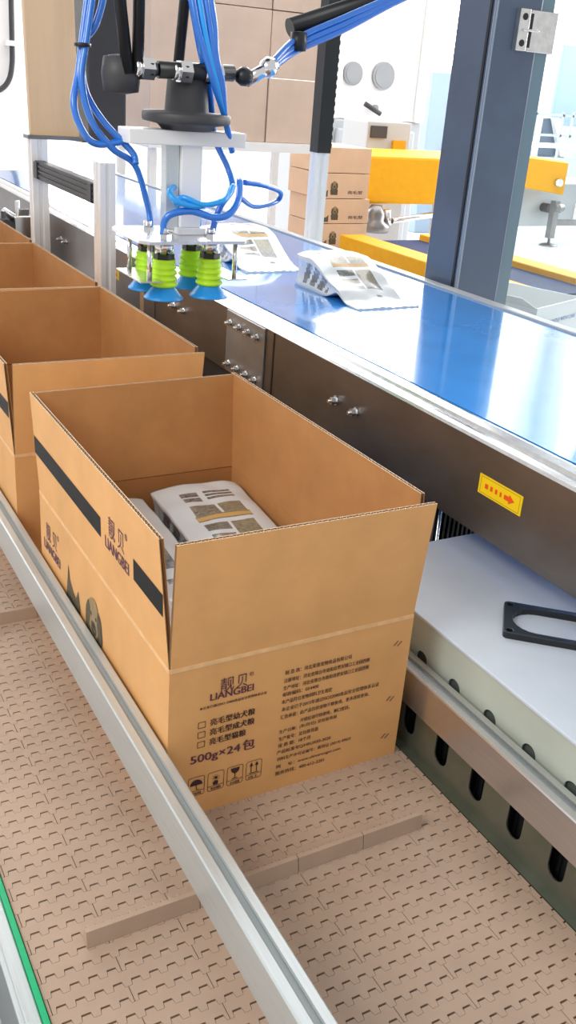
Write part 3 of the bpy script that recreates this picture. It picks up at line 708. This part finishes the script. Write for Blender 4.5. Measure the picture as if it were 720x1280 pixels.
# heavy arm on the upper right and dark housing at the left
a = ony(372, 32, 2.05); b = ony(505, -12, 2.05); bm = B(); dvec = (b-a).normalized(); cyl(bm, a-dvec*.02, a+dvec*.9, .020, 20); part('forearm_rod', bm, 'dark')
bm = B(); p = [ony(u, v, 2.20) for u, v in ((112, 178), (158, 178), (160, -60), (104, -60))]
hexa(bm, [p[0], p[1], p[1]+Vector((0, .08, 0)), p[0]+Vector((0, .08, 0)), p[3], p[2], p[2]+Vector((0, .08, 0)), p[3]+Vector((0, .08, 0))]); part('arm_housing', bm, 'darkgrey', bevel=.005)
bm = B()
p = ony(118, 60, 2.20)
lathe(bm, Vector((ony(147, 85, 1.95).x, 1.93, .985)), [(.01, -.035), (.034, -.030), (.038, 0), (.034, .03), (.01, .035)], 24); part('arm_joint', bm, 'darkgrey')
# frame that the robot hangs from (above the picture)
bm = B(); lathe(bm, (.82, 2.0, TOP-.02), [(.28, 0), (.32, .05), (.32, .16), (.2, .22)], 40); part('robot_base', bm, 'darkgrey')
# hoses
def H(pts, r=.0065, m='hose'):
    bm = B(); tube(bm, [ony(u, v, y) for u, v, y in pts], r, 12); part('hose', bm, m)
H([(188, 288, 1.984), (187, 268, 1.984), (181, 243, 1.97), (168, 205, 1.96), (140, 185, 1.95), (114, 150, 1.95), (102, 100, 1.96), (108, 50, 1.97), (118, -20, 1.98)], .0068)
H([(204, 294, 1.888), (206, 276, 1.886), (216, 267, 1.88), (240, 264, 1.87), (268, 272, 1.86), (286, 268, 1.86), (298, 250, 1.88), (300, 225, 1.93)], .0075)
H([(265, 294, 1.888), (269, 275, 1.888), (277, 256, 1.89), (290, 236, 1.92), (285, 210, 1.95), (268, 170, 1.96), (262, 110, 1.92), (250, 60, 1.90), (236, -20, 1.90)], .0068)
H([(249, 285, 1.984), (246, 270, 1.97), (222, 258, 1.93), (228, 247, 1.88), (255, 256, 1.86), (280, 250, 1.86), (288, 235, 1.9)], .0058, 'hose_l')
H([(220, 232, 1.94), (212, 240, 1.89), (222, 252, 1.87), (250, 258, 1.865), (282, 248, 1.87), (292, 232, 1.9)], .0058, 'hose_l')
H([(112, -20, 2.0), (104, 40, 1.99), (98, 90, 1.98), (92, 130, 1.96), (104, 165, 1.95), (122, 180, 1.95), (158, 176, 1.95)], .0068)
H([(134, -20, 1.99), (120, 30, 1.98), (103, 58, 1.985), (106, 110, 1.98), (128, 150, 1.96), (165, 190, 1.95), (170, 205, 1.94)], .0068)
for d in (-8, 0, 8, 14): H([(246+d, -20, 1.90), (254+d, 30, 1.885), (262+d*.6, 70, 1.88), (271+d*.5, 104, 1.885), (282, 150, 1.90), (290, 190, 1.92)], .0062, 'hose' if d else 'hose_l')
for d in (0, 8, 15): H([(340, 78+d*.5, 1.98), (372, 48+d, 2.02), (430, 22+d, 2.02), (498, -8+d*.6, 2.02), (560, -40+d, 2.02)], .0068)
H([(299, 246, 1.885), (318, 258, 1.93), (345, 252, 2.0), (350, 240, 1.98), (330, 232, 1.95), (305, 228, 1.93)], .0058)
bm = B(); c0 = ony(103, 56, 1.975); lathe(bm, c0, [(.008, -.004), (.0165, -.003), (.0165, .003), (.008, .004)], 16); part('cable_tie', bm, 'dark')
bm = B(); c0 = ony(373, 52, 2.02); lathe(bm, c0, [(.008, -.02), (.018, -.018), (.018, .018), (.008, .02)], 16); part('cable_tie', bm, 'dark')

# ------------------------------------------------------------------ aluminium posts of the machine frame
def alu_post(name, label, x, y, w, dpt, z0, z1, m='alu_post', group=None):
    bm = B(); g = w*.16; d = .006
    # square extrusion with a V groove on each face
    pr = []
    for k, (dx, dy) in enumerate(((1, 0), (0, 1), (-1, 0), (0, -1))):
        tx, ty = -dy, dx; hw = (w if dy else dpt)/2; hd = (dpt if dy else w)/2
        hw = w/2 if dx == 0 else dpt/2; hd = dpt/2 if dx == 0 else w/2
        for s, q in ((-hw, 0), (-g, 0), (-g*.6, d), (g*.6, d), (g, 0)): pr.append((dx*(hd-q)+tx*s, dy*(hd-q)+ty*s))
    prism(bm, pr, (0, 0, z1), (1, 0, 0), (0, 1, 0), z1-z0); cyl(bm, (0, 0, z0-.012), (0, 0, z0), .04)
    return obj(name, bm, m, None, label, 'post', group, loc=(x, y, 0))
pg = 'aluminium posts of the machine frame'
pst = alu_post('aluminium_post', 'aluminium post at far left, behind the third carton, below the plywood board', 1.030, 3.86, .060, .060, -.788, .725, group=pg)
alu_post('aluminium_post', 'aluminium post in front of the steel side frame, left of the gripper', 1.032, 3.08, .050, .070, -.788, .72, group=pg)
fp = thing('frame_post', 'machine frame post on the far side of the blue belt, pale below and black above', 'post', (2.02, 3.42, -.8))
zj = ony(388, 190, 3.42).z
o = alu_post('lower_extrusion', '', 2.02, 3.42, .056, .05, -.788, zj)
for k in ('label', 'category'):
    if k in o: del o[k]
o.parent = fp; o.matrix_parent_inverse = Matrix.Translation(-fp.location); o['label'] = 'pale aluminium lower part'
bm = B(); box(bm, 1.990, 2.050, 3.39, 3.45, zj, 2.0)
for i in range(40): box(bm, 2.050, 2.056, 3.395, 3.445, zj+.02+.03*i, zj+.035+.03*i)
cobj('black_extrusion', bm, 'dark', fp, label='black slotted upper part')
bm = B(); box(bm, 1.010, 1.045, 3.117, 3.829, .585, .650)
for z in (.600, .617, .634): box(bm, 1.006, 1.010, 3.117, 3.829, z-.004, z+.004)
for y in (3.80, 3.15): box(bm, 1.002, 1.010, y-.02, y+.02, .588, .647)
o = obj('cross_bar', bm, 'darkgrey', pst, 'black slotted cross bar'); o.matrix_parent_inverse = Matrix.Translation(-pst.location)
bm = B(); box(bm, 1.045, 1.075, 2.86, 2.89, .12, .385); box(bm, 1.03, 1.10, 2.85, 2.90, .12, .13); 
bm.free()
bm = B(); box(bm, 1.06, 1.0995, 2.80, 2.83, .27, .400); box(bm, 1.04, 1.0995, 2.795, 2.835, .400, .406)
cobj('sensor_stub', bm, 'steel_light', bc, label='short steel bracket post under the gripper', bevel=.002)

# plywood board hung over the frame, with steel foot plate
pl = thing('plywood_board', 'tall pale plywood board with dark edge and steel foot, top left', 'board', (1.0, 3.85, .75))
P4 = [ony(u, v, 3.86) for u, v in ((39, 168), (103, 178), (98, -60), (26, -60))]
D = Vector((0, .03, 0)); bm = B(); hexa(bm, [P4[0], P4[1], P4[1]+D, P4[0]+D, P4[3], P4[2], P4[2]+D, P4[3]+D]); o = cobj('board', bm, 'ply', pl)
bm = B(); Dx = Vector((.035, 0, 0)); hexa(bm, [P4[1], P4[1]+Dx, P4[1]+Dx+D, P4[1]+D, P4[2], P4[2]+Dx, P4[2]+Dx+D, P4[2]+D]); cobj('dark_edge', bm, 'brown', pl)
bm = B(); z_ = P4[0].z; box(bm, P4[0].x-.02, P4[0].x+.45, 3.83, 3.90, .7255, z_-.001); cobj('foot_plate', bm, 'steel', pl)

# ------------------------------------------------------------------ slate pillar and glass door
pi_ = thing('enclosure_pillar', 'thick slate blue steel pillar standing behind the blue belt', 'pillar', (1.985, 2.42, -.8))
bm = B(); box(bm, 1.905, 2.072, 2.338, 2.505, -.8, 2.2); cobj('post', bm, 'pillar', pi_, bevel=.004)
bm = B(); box(bm, 1.9035, 1.9060, 2.3385, 2.3425, -.8, 2.2); box(bm, 1.906, 1.912, 2.3355, 2.3385, -.8, 2.2); cobj('groove_strip', bm, 'pillar_groove', pi_)
bm = B(); box(bm, 1.902, 1.905, 2.352, 2.362, -.8, 2.2); cobj('seam', bm, 'dark', pi_)
gd = thing('glass_door', 'clear glass door panel hinged to the slate pillar, strip coloured as a reflection of the pillar', 'glass door', (2.5, 2.36, -.3))
bm = B(); box(bm, 2.125, 3.30, 2.352, 2.360, .10, 2.1); cobj('pane', bm, 'glass', gd)
bm = B(); box(bm, 2.074, 2.125, 2.348, 2.364, .10, 2.1); cobj('edge_strip', bm, 'teal', gd)
bm = B(); box(bm, 2.072, 2.0755, 2.343, 2.349, .10, 2.1); cobj('bright_edge', bm, 'pillar_groove', gd)
hz = [ony(u, v, 2.325) for u, v in ((652, 10), (643, 63), (690, 13), (682, 67))]
zt, zb = hz[0].z, hz[1].z; xa = hz[1].x
bm = B(); box(bm, xa-.002, xa+.035, 2.318, 2.338, zb, zt); box(bm, xa+.050, xa+.150, 2.332, 2.372, zb, zt); cyl(bm, (xa+.062, 2.322, zb+.055), (xa+.062, 2.322, zt-.055), .013, 16); box(bm, xa+.012, xa+.062, 2.312, 2.332, zb+.05, zt-.05)
h_ = cobj('hinge', bm, 'steel_light', gd, label='brushed steel hinge', bevel=.002)
bm = B(); box(bm, xa+.036, xa+.049, 2.321, 2.338, zb+.01, zt-.01)
for z in (zb+.02, zt-.02): cyl(bm, (xa+.016, 2.3165, z), (xa+.016, 2.3175, z), .009, 12)
s_ = cobj('hinge_screws', bm, 'dark', gd)

# ------------------------------------------------------------------ yellow belt conveyor, roller conveyor, white carton
yc = thing('yellow_conveyor', 'yellow framed conveyor with dark blue belt running behind the pillar', 'conveyor', (3.8, 6, -.8))
bm = B(); box(bm, 3.42, 3.60, 3.66, 5.45, -.12, .100); cobj('side_frame', bm, 'yellow', yc, bevel=.006)
bm = B(); box(bm, 4.06, 4.22, 3.95, 5.45, -.12, .100); cobj('side_frame', bm, 'yellow', yc, bevel=.006)
bm = B(); box(bm, 3.60, 4.06, 3.70, 5.45, .045, .060); cyl(bm, (3.60, 3.72, .01), (4.06, 3.72, .01), .05, 24); cobj('belt', bm, ['navy'], yc)
bm = B(); box(bm, 3.61, 4.05, 3.74, 4.95, .060, .066); cobj('belt_cover', bm, 'navy', yc, label='dark blue belt section')
for x in (3.5, 4.14):
    for y in (4.2, 5.3):
        bm = B(); box(bm, x-.04, x+.04, y-.04, y+.04, -.8, -.12); cobj('leg', bm, 'offwhite', yc)
rc = thing('roller_conveyor', 'grey roller conveyor below the yellow frame', 'conveyor', (2.95, 4, -.8))
for x in (2.50, 3.36):
    bm = B(); box(bm, x-.02, x+.02, 2.4, 4.9, -.16, -.085); cobj('side_rail', bm, 'offwhite', rc)
for i in range(20):
    y = 2.48+.12*i; bm = B(); cyl(bm, (2.525, y, -.105), (3.335, y, -.105), .028, 14); cobj('roller', bm, 'steel_light', rc)
for x in (2.5, 3.36):
    for y in (2.6, 4.7):
        bm = B(); box(bm, x-.025, x+.025, y-.025, y+.025, -.8, -.16); cobj('leg', bm, 'offwhite', rc)
# white carton with blue print
cpt = onz(672, 386, .19)
wc = thing('white_carton', 'open white carton with blue handling mark, behind the glass at right', 'cardboard box', (cpt.x, cpt.y, -.077), rz=math.radians(20))
w1, l1, h1 = .44, .40, .267; th = .006
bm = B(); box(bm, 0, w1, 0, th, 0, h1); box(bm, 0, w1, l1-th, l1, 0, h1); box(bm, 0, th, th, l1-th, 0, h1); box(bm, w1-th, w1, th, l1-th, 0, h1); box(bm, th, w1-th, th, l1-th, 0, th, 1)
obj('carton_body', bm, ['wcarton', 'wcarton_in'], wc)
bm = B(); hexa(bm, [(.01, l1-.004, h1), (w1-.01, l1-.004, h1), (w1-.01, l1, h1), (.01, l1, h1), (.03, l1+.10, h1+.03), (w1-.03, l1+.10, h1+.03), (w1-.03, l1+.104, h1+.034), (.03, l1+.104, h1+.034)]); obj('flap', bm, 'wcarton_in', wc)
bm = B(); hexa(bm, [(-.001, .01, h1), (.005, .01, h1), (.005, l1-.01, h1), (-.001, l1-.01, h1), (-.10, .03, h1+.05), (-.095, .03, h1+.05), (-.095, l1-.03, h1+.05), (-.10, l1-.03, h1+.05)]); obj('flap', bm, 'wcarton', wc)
bm = B(); O = Vector((0, -.0008, 0)); ux = Vector((1, 0, 0)); uy = Vector((0, 0, 1))
ring_rect(bm, .085, .190, .034, .034, .006, O, ux, uy, .0165, 0); poly2(bm, [(.075, .19), (.083, .182), (.096, .200), (.083, .190)], O, ux, uy)
for s in (-1, 1): poly2(bm, [(.085+s*.006, .135), (.085+s*.018, .135), (.085+s*.026, .172), (.085+s*.020, .172), (.085+s*.012, .155), (.085+s*.004, .150)], O, ux, uy)
put_text(bm, 'HANDLE WITH CARE', O+ux*.125+uy*.185, ux, uy, .26, .018, 0, .0006)
for i in range(9): poly2(bm, [(.10+.032*i, .05), (.118+.032*i, .05), (.128+.032*i, .105+.01*(i % 3)), (.118+.032*i, .105+.01*(i % 3))], O, ux, uy)
obj('blue_print', bm, 'inkblue', wc, fix=False)

# ------------------------------------------------------------------ cartons on pallets behind the robot
def plain_carton(label, x, y, z, w, l, h, group, printed=True, m='peach_board'):
    t = thing('closed_carton', label, 'cardboard box', (x, y, z), group)
    bm = B(); box(bm, 0, w, 0, l, 0, h); obj('carton_body', bm, m, t, bevel=.003)
    bm = B(); box(bm, .0, w, l/2-.02, l/2+.02, h, h+.0008); obj('tape', bm, 'crease', t)
    if printed:
        bm = B(); O = Vector((0, -.001, 0)); ux = Vector((1, 0, 0)); uy = Vector((0, 0, 1))
        dog(bm, w*.30, h*.50, h*.30, O, ux, uy)
        put_text(bm, '亮毛型' if printed == 1 else '犬粮', O+ux*w*.58+uy*h*.18, ux, uy, w*.30, h*.14, 0, .001)
        poly2(bm, [(w*.04, 0.01), (w*.03, h*.35), (w*.08, h*.25), (w*.13, h*.25), (w*.18, h*.35), (w*.18, .01)], O, ux, uy, 2)
        obj('front_print', bm, ['ink', 'ink_logo', 'ink_grey', 'ink_pale'], t, fix=False)
    return t
# low stack right of the pale post
a = ony(396, 310, 5.6); b = ony(456, 310, 5.6); cw = b.x-a.x; top = ony(396, 280, 5.6).z; ch = top-a.z
st = thing('carton_table', 'pale steel table under the short stack of kraft cartons', 'table', (a.x, 5.6, -.8))
bm = B(); box(bm, a.x-.05, b.x+.2, 5.55, 6.1, a.z-.03, a.z-.001); cobj('table_top', bm, 'offwhite', st)
for x in (a.x, b.x+.14):
    for y in (5.58, 6.05): bm = B(); box(bm, x-.02, x+.02, y-.02, y+.02, -.8, a.z-.03); cobj('leg', bm, 'offwhite', st)
for i, lb in enumerate(('lowest kraft carton of the short stack beyond the belt, dog print', 'middle kraft carton of the short stack beyond the belt', 'second from top kraft carton of the short stack beyond the belt', 'topmost kraft carton of the short stack beyond the belt')):
    plain_carton(lb, a.x-(.0 if i < 2 else .02), 5.6, a.z+i*(ch+.004), cw, .42, ch, 'kraft cartons in the short stack', printed=(1 if i < 3 else 0))
# tall stack behind the robot
tb = thing('stack_table', 'white steel platform under the wide carton stack behind the robot', 'table', (2.2, 5.6, -.8))
a = ony(186, 172, 5.2); b = ony(398, 180, 5.2); z0 = ony(290, 176, 5.2).z
bm = B(); box(bm, a.x-.02, b.x+.02, 5.15, 5.75, z0-.05, z0-.001); cobj('platform', bm, 'white', tb)
for x in (a.x+.02, b.x-.02):
    for y in (5.2, 5.7): bm = B(); box(bm, x-.02, x+.02, y-.02, y+.02, -.8, z0-.05); cobj('leg', bm, 'white', tb)
cw = (b.x-a.x)/3; ch = .335
pos = [('left', 'centre', 'right'), ('bottom', 'second', 'third', 'top')]
for i in range(3):
    for j in range(3):
        plain_carton('plain kraft carton in the wide stack behind the robot, %s column, %s row' % (pos[0][i], ('bottom', 'middle', 'top')[j]), a.x+cw*i+.003, 5.2+.004*((i+j) % 2), z0+j*(ch+.004), cw-.006, .42, ch, 'kraft cartons in the wide stack', printed=0, m='pale_board')
# ------------------------------------------------------------------ far machinery
def far_box(name, label, cat, u0, v0, u1, v1, y, depth, m, z_floor=True, group=None):
    a = ony(u0, v1, y); b = ony(u1, v0, y); zt = max(a.z, b.z); zb = -.8 if z_floor else min(a.z, b.z)
    bm = B(); box(bm, a.x, b.x, y, y+depth, zb, zt); return obj(name, bm, m, None, label, cat, group, bevel=.01), a.x, b.x, zb, zt
# white packing machine in the centre background
wm = thing('white_machine', 'tall white packing machine with round dials beyond the carton stacks', 'machine', (4.5, 8.2, -.8))
a = ony(408, 150, 8.2); b = ony(528, 150, 8.2); zt = ony(460, 30, 8.2).z; zl = ony(460, 150, 8.2).z
bm = B(); box(bm, a.x, b.x, 8.2, 9.2, zl, zt+.8); box(bm, a.x, a.x+.12, 8.16, 8.2, zl, zt+.8); box(bm, b.x-.12, b.x, 8.16, 8.2, zl, zt+.8); cobj('housing', bm, 'white', wm, bevel=.02)
bm = B(); box(bm, a.x, b.x, 8.2, 9.2, -.8, zl-.001); box(bm, a.x+.1, b.x-.1, 8.15, 8.2, -.6, zl-.08); cobj('base_cabinet', bm, 'offwhite', wm, bevel=.02)
for u, v, r in ((440, 92, .10), (478, 95, .12), (420, 92, .05), (468, 135, .03)):
    c = ony(u, v, 8.2); bm = B(); cyl(bm, (c.x, 8.17, c.z), (c.x, 8.2, c.z), r, 28); cyl(bm, (c.x, 8.165, c.z), (c.x, 8.17, c.z), r*.8, 28, 0); cobj('dial', bm, 'midgrey', wm)
c = ony(466, 136, 8.17); bm = B(); cyl(bm, (c.x-.1, 8.16, c.z+.04), (c.x+.06, 8.12, c.z-.04), .022, 12); cobj('handle', bm, 'darkgrey', wm)
cp = thing('control_box', 'blue grey control unit with dark display in front of the white machine', 'control box', (4.3, 7.2, -.8))
a = ony(458, 182, 7.2); b = ony(512, 182, 7.2); zt = ony(480, 152, 7.2).z
bm = B(); box(bm, a.x, b.x, 7.2, 7.6, -.8, zt); cobj('housing', bm, 'offwhite', cp, bevel=.01)
a = ony(463, 172, 7.19); b = ony(484, 158, 7.19); bm = B(); box(bm, a.x, b.x, 7.18, 7.2, a.z, b.z); cobj('display', bm, 'darkgrey', cp)
a = ony(490, 184, 7.19); b = ony(506, 176, 7.19); bm = B(); box(bm, a.x, b.x, 7.17, 7.2, a.z-.02, b.z); cobj('label_plate', bm, 'yellow', cp)
# amber machine block left of the pillar
am = thing('yellow_machine', 'bright yellow machine housing left of the pillar with chrome rods under it', 'machine', (4.3, 6.2, -.8))
a = ony(456, 255, 6.2); b = ony(620, 255, 6.2); zt = ony(500, 196, 6.2).z
bm = B(); box(bm, a.x, b.x, 6.2, 7.0, a.z, zt); cobj('housing', bm, 'yellow', am, bevel=.02)
for u in (462, 560, 612):
    c = ony(u, 255, 6.3); bm = B(); box(bm, c.x-.04, c.x+.04, 6.35, 6.45, -.8, a.z); cobj('leg', bm, 'offwhite', am)
c = ony(474, 270, 6.1); bm = B(); lathe(bm, (c.x, 6.15, a.z-.14), [(.03, -.06), (.11, -.05), (.12, 0), (.07, .03), (.07, .08), (.04, .14)], 20); cobj('motor', bm, 'steel', am)
a1 = ony(490, 276, 6.1); b1 = ony(545, 268, 6.1); bm = B(); cyl(bm, a1, b1, .022, 12); cyl(bm, ony(484, 262, 6.15), ony(484, 282, 6.15), .03, 12); cobj('rod', bm, 'chrome', am)
# elevated yellow beam with printed legs on the right
yb = thing('yellow_beam_machine', 'long machine with yellow end beam, grey panels and levelling foot, far right', 'machine', (9.6, 9.9, -.8))
a = ony(647, 232, 9.9); b = ony(706, 232, 9.9); zt = ony(680, 201, 9.9).z; zb_ = ony(690, 244, 9.9).z
bm = B(); hexa(bm, [(a.x, 10.5, zb_+.1), (b.x, 9.9, zb_), (b.x+.3, 10.3, zb_+.02), (a.x+.3, 10.9, zb_+.12), (a.x, 10.5, zt+.03), (b.x, 9.9, zt-.02), (b.x+.3, 10.3, zt-.02), (a.x+.3, 10.9, zt+.03)]); cobj('yellow_beam', bm, 'yellow', yb, bevel=.01)
c = ony(702, 229, 9.86); bm = B(); cyl(bm, (c.x, 9.88, c.z), (c.x, 9.95, c.z), .05, 16); cobj('bolt', bm, 'chrome', yb)
pz0 = ony(660, 285, 10.3).z; pz1 = ony(660, 240, 10.3).z
a = ony(615, 262, 10.4); b = ony(760, 262, 10.4)
bm = B(); box(bm, a.x, b.x, 10.45, 10.50, pz0, pz1+.1); cobj('panel', bm, 'offwhite', yb)
bm = B(); box(bm, a.x-.3, b.x+.4, 10.3, 10.42, pz1+.12, pz1+.19); box(bm, a.x-.3, b.x+.4, 10.9, 11.0, zt+.10, zt+.16); cobj('rail', bm, 'white', yb)
c = ony(645, 258, 10.43); bm = B(); box(bm, c.x-.10, c.x+.10, 10.435, 10.449, c.z-.15, c.z+.15); cobj('notice', bm, 'wall', yb)
c = ony(724, 268, 10.43); bm = B(); box(bm, c.x-.10, c.x+.10, 10.435, 10.449, c.z-.15, c.z+.15); cobj('notice', bm, 'wall', yb)
for u in (606, 688, 758):
    c = onz(u, 304, -.8); y = 9.9+(.2 if u != 688 else 0); x = ony(u, 290, y).x
    bm = B(); box(bm, x-.045, x+.045, y-.045, y+.045, -.70, (pz1-.06 if u == 688 else pz1+.12)); cyl(bm, (x, y, -.78), (x, y, -.70), .02); lathe(bm, (x, y, -.8), [(.13, 0), (.12, .012), (.04, .035)], 20)
    cyl(bm, (x-.07, y-.07, -.30), (x+.07, y-.07, -.30), .05, 12); cobj('leg', bm, 'steel', yb)
a = ony(693, 288, 10.0); b = ony(760, 300, 10.0); bm = B(); box(bm, a.x, b.x, 10.0, 10.06, -.55, -.48); cobj('brace', bm, 'steel', yb)
for u in (613, 634, 694, 706):
    c = ony(u, 262, 10.2); bm = B(); cyl(bm, (c.x, 10.30, c.z), (c.x, 10.45, c.z), .06, 16); cobj('motor', bm, 'darkgrey', yb)
# blue chute machine above
bmch = thing('blue_chute', 'pale chute machine with blue inner panel above the yellow beam', 'machine', (13, 14, -.8))
A8 = [ony(u, v, 14) for u, v in ((672, 195), (700, 195), (692, 148), (680, 148))]; Dv = Vector((0, .3, 0))
bm = B(); hexa(bm, [A8[0], A8[1], A8[1]+Dv, A8[0]+Dv, A8[3], A8[2], A8[2]+Dv, A8[3]+Dv]); cobj('inner_panel', bm, 'pillar', bmch)
for s, pts in ((0, ((648, 196), (671, 196), (679, 148), (674, 148))), (1, ((701, 196), (712, 196), (700, 148), (693, 148)))):
    q4 = [ony(u, v, 13.9) for u, v in pts]; bm = B(); hexa(bm, [q4[0], q4[1], q4[1]+Dv, q4[0]+Dv, q4[3], q4[2], q4[2]+Dv, q4[3]+Dv]); cobj('cheek', bm, 'white', bmch)
bm = B(); p = ony(690, 196, 14); box(bm, p.x-.9, p.x+.5, 13.9, 14.3, -.8, p.z); cobj('base', bm, 'offwhite', bmch)
far_box('blue_partition', 'pale blue partition panel at the far right of the hall', 'partition', 690, 62, 760, 150, 17, .1, 'bluewhite')
far_box('grey_cabinet', 'pale blue grey cabinet between white machine and pillar', 'cabinet', 530, 92, 566, 190, 11, .6, 'bluewhite')
far_box('wire_table', 'low white machine table at the far right behind the blue chute', 'table', 700, 165, 790, 200, 15.5, 1.0, 'offwhite')

gf = thing('guard_frame', 'thin pale guard railing above the far machine at the right edge', 'railing', (12.5, 12.5, -.8))
for v in (142, 168): a = ony(668, v, 12.5); b = ony(790, v, 12.5); bm = B(); box(bm, a.x, b.x, 12.5, 12.53, a.z-.018, a.z+.018); cobj('rail', bm, 'offwhite', gf)
for u in (672, 706, 718, 760): a = ony(u, 140, 12.5); bm = B(); box(bm, a.x-.018, a.x+.018, 12.5, 12.53, -.8, a.z); cobj('upright', bm, 'offwhite', gf)
# steel bench at upper left, behind the carton row
sb = thing('incline_conveyor', 'pale sloping conveyor with violet blue edges at far left', 'conveyor', (1.2, 7, -.8))
p = [ony(u, v, 7.0) for u, v in ((-30, 310), (160, 262), (160, 236), (-30, 285))]
Dv = Vector((.0, .5, 0)); bm = B(); hexa(bm, [p[0], p[1], p[1]+Dv, p[0]+Dv, p[3], p[2], p[2]+Dv, p[3]+Dv]); cobj('bed', bm, 'offwhite', sb)
for o1, o2 in ((0, 4), (12, 16)):
    q4 = [ony(u, v, 6.96) for u, v in ((-30, 285+o2), (160, 236+o2), (160, 236+o1), (-30, 285+o1))]; Dz = Vector((0, .06, 0))
    bm = B(); hexa(bm, [q4[0], q4[1], q4[1]+Dz, q4[0]+Dz, q4[3], q4[2], q4[2]+Dz, q4[3]+Dz]); cobj('edge_trim', bm, 'hose' if o1 == 0 else 'bluewhite', sb)
for u in (10, 130):
    c = ony(u, 290, 7.2); bm = B(); box(bm, c.x-.03, c.x+.03, 7.2, 7.26, -.8, ony(u, 280, 7.2).z-.02); cobj('leg', bm, 'offwhite', sb)
c = ony(108, 243, 6.3); bm = B(); lathe(bm, (c.x, 6.5, -.8), [(.16, 0), (.16, c.z+.8-.08), (.10, c.z+.8+.02), (.06, c.z+.8+.05)], 20); obj('pink_bin', bm, 'pinkred', None, 'small pink red container behind the left aluminium post', 'container')
# steel hopper and clamp at far left
sh = thing('steel_guide_plate', 'curved stainless guide plate with clamp at far left above the cartons', 'guide plate', (.75, 4.4, -.8))
bm = B(); cx, cz = .74, .25
pts = [ony(u, v, 4.15) for u, v in ((-20, 330), (38, 330), (36, 262), (22, 262), (4, 275), (-20, 300))]
A = [bm.verts.new(q) for q in pts]; C = [bm.verts.new(q+Vector((0, .01, 0))) for q in pts]; bm.faces.new(A); bm.faces.new(C[::-1])
for i in range(6): bm.faces.new((A[(i+1) % 6], A[i], C[i], C[(i+1) % 6]))
cobj('plate', bm, 'steel', sh)
c = ony(32, 282, 4.10); bm = B(); box(bm, c.x-.05, c.x+.03, 4.08, 4.145, c.z-.05, c.z+.04); cyl(bm, (c.x-.09, 4.11, c.z+.06), (c.x+.04, 4.11, c.z-.02), .014); cyl(bm, (c.x-.03, 4.10, c.z-.11), (c.x-.03, 4.10, c.z+.10), .010); cobj('clamp', bm, 'chrome', sh, bevel=.004)
c = ony(5, 283, 4.10); bm = B(); cyl(bm, (c.x, 4.05, c.z), (c.x, 4.14, c.z), .035); cyl(bm, (c.x, 4.10, c.z-.08), (c.x, 4.10, c.z+.06), .010); cobj('clamp', bm, 'darkgrey', sh)
bm = B()
for x in (.90, .97): box(bm, x-.015, x+.015, 4.161, 4.19, -.8, .36)
cobj('leg_frame', bm, 'alu', sh)
# black cable on the wall
bm = B(); tube(bm, [ony(u, v, 9.0) for u, v in ((14, -60), (14, 0), (15, 50), (15, 80), (11, 100), (0, 112), (-20, 116))], .022, 10); cab = obj('wall_cable', bm, 'darkgrey', None, 'black cable hanging in a bend at top left, held by a white clip', 'cable')
c = ony(14, 54, 9.0); bm = B(); box(bm, c.x-.05, c.x+.05, 8.96, 9.04, c.z-.02, c.z+.02); o = obj('cable_clip', bm, 'wall', cab)
# white partition wall it hangs on
a = ony(-60, 100, 9.05); b = ony(30, 100, 9.05)
bm = B(); box(bm, a.x-3, b.x+.12, 9.05, 9.15, -.8, 4.0); obj('wall_left', bm, 'wall', kind='structure')

# ------------------------------------------------------------------ light
w = bpy.data.worlds.new('world'); S.world = w; w.use_nodes = True
w.node_tree.nodes['Background'].inputs[0].default_value = (1.0, .99, .98, 1); w.node_tree.nodes['Background'].inputs[1].default_value = .74
def area(name, loc, rot, sx, sy, power, col=(1, 1, 1)):
    l = bpy.data.lights.new(name, 'AREA'); l.shape = 'RECTANGLE'; l.size = sx; l.size_y = sy; l.energy = power; l.color = col
    o = bpy.data.objects.new(name, l); COL.objects.link(o); o.location = loc; o.rotation_euler = rot
area('area_light', (5.5, 7.5, 4.5), (0, 0, 0), 8, 8, 520)  # ceiling lamps of the hall as one broad area light
area('area_light', (-2.0, .6, 2.6), (math.radians(10), math.radians(-48), 0), 1.6, 2.0, 70, (1, .97, .92))  # soft fill added from the left to brighten the cartons' left faces
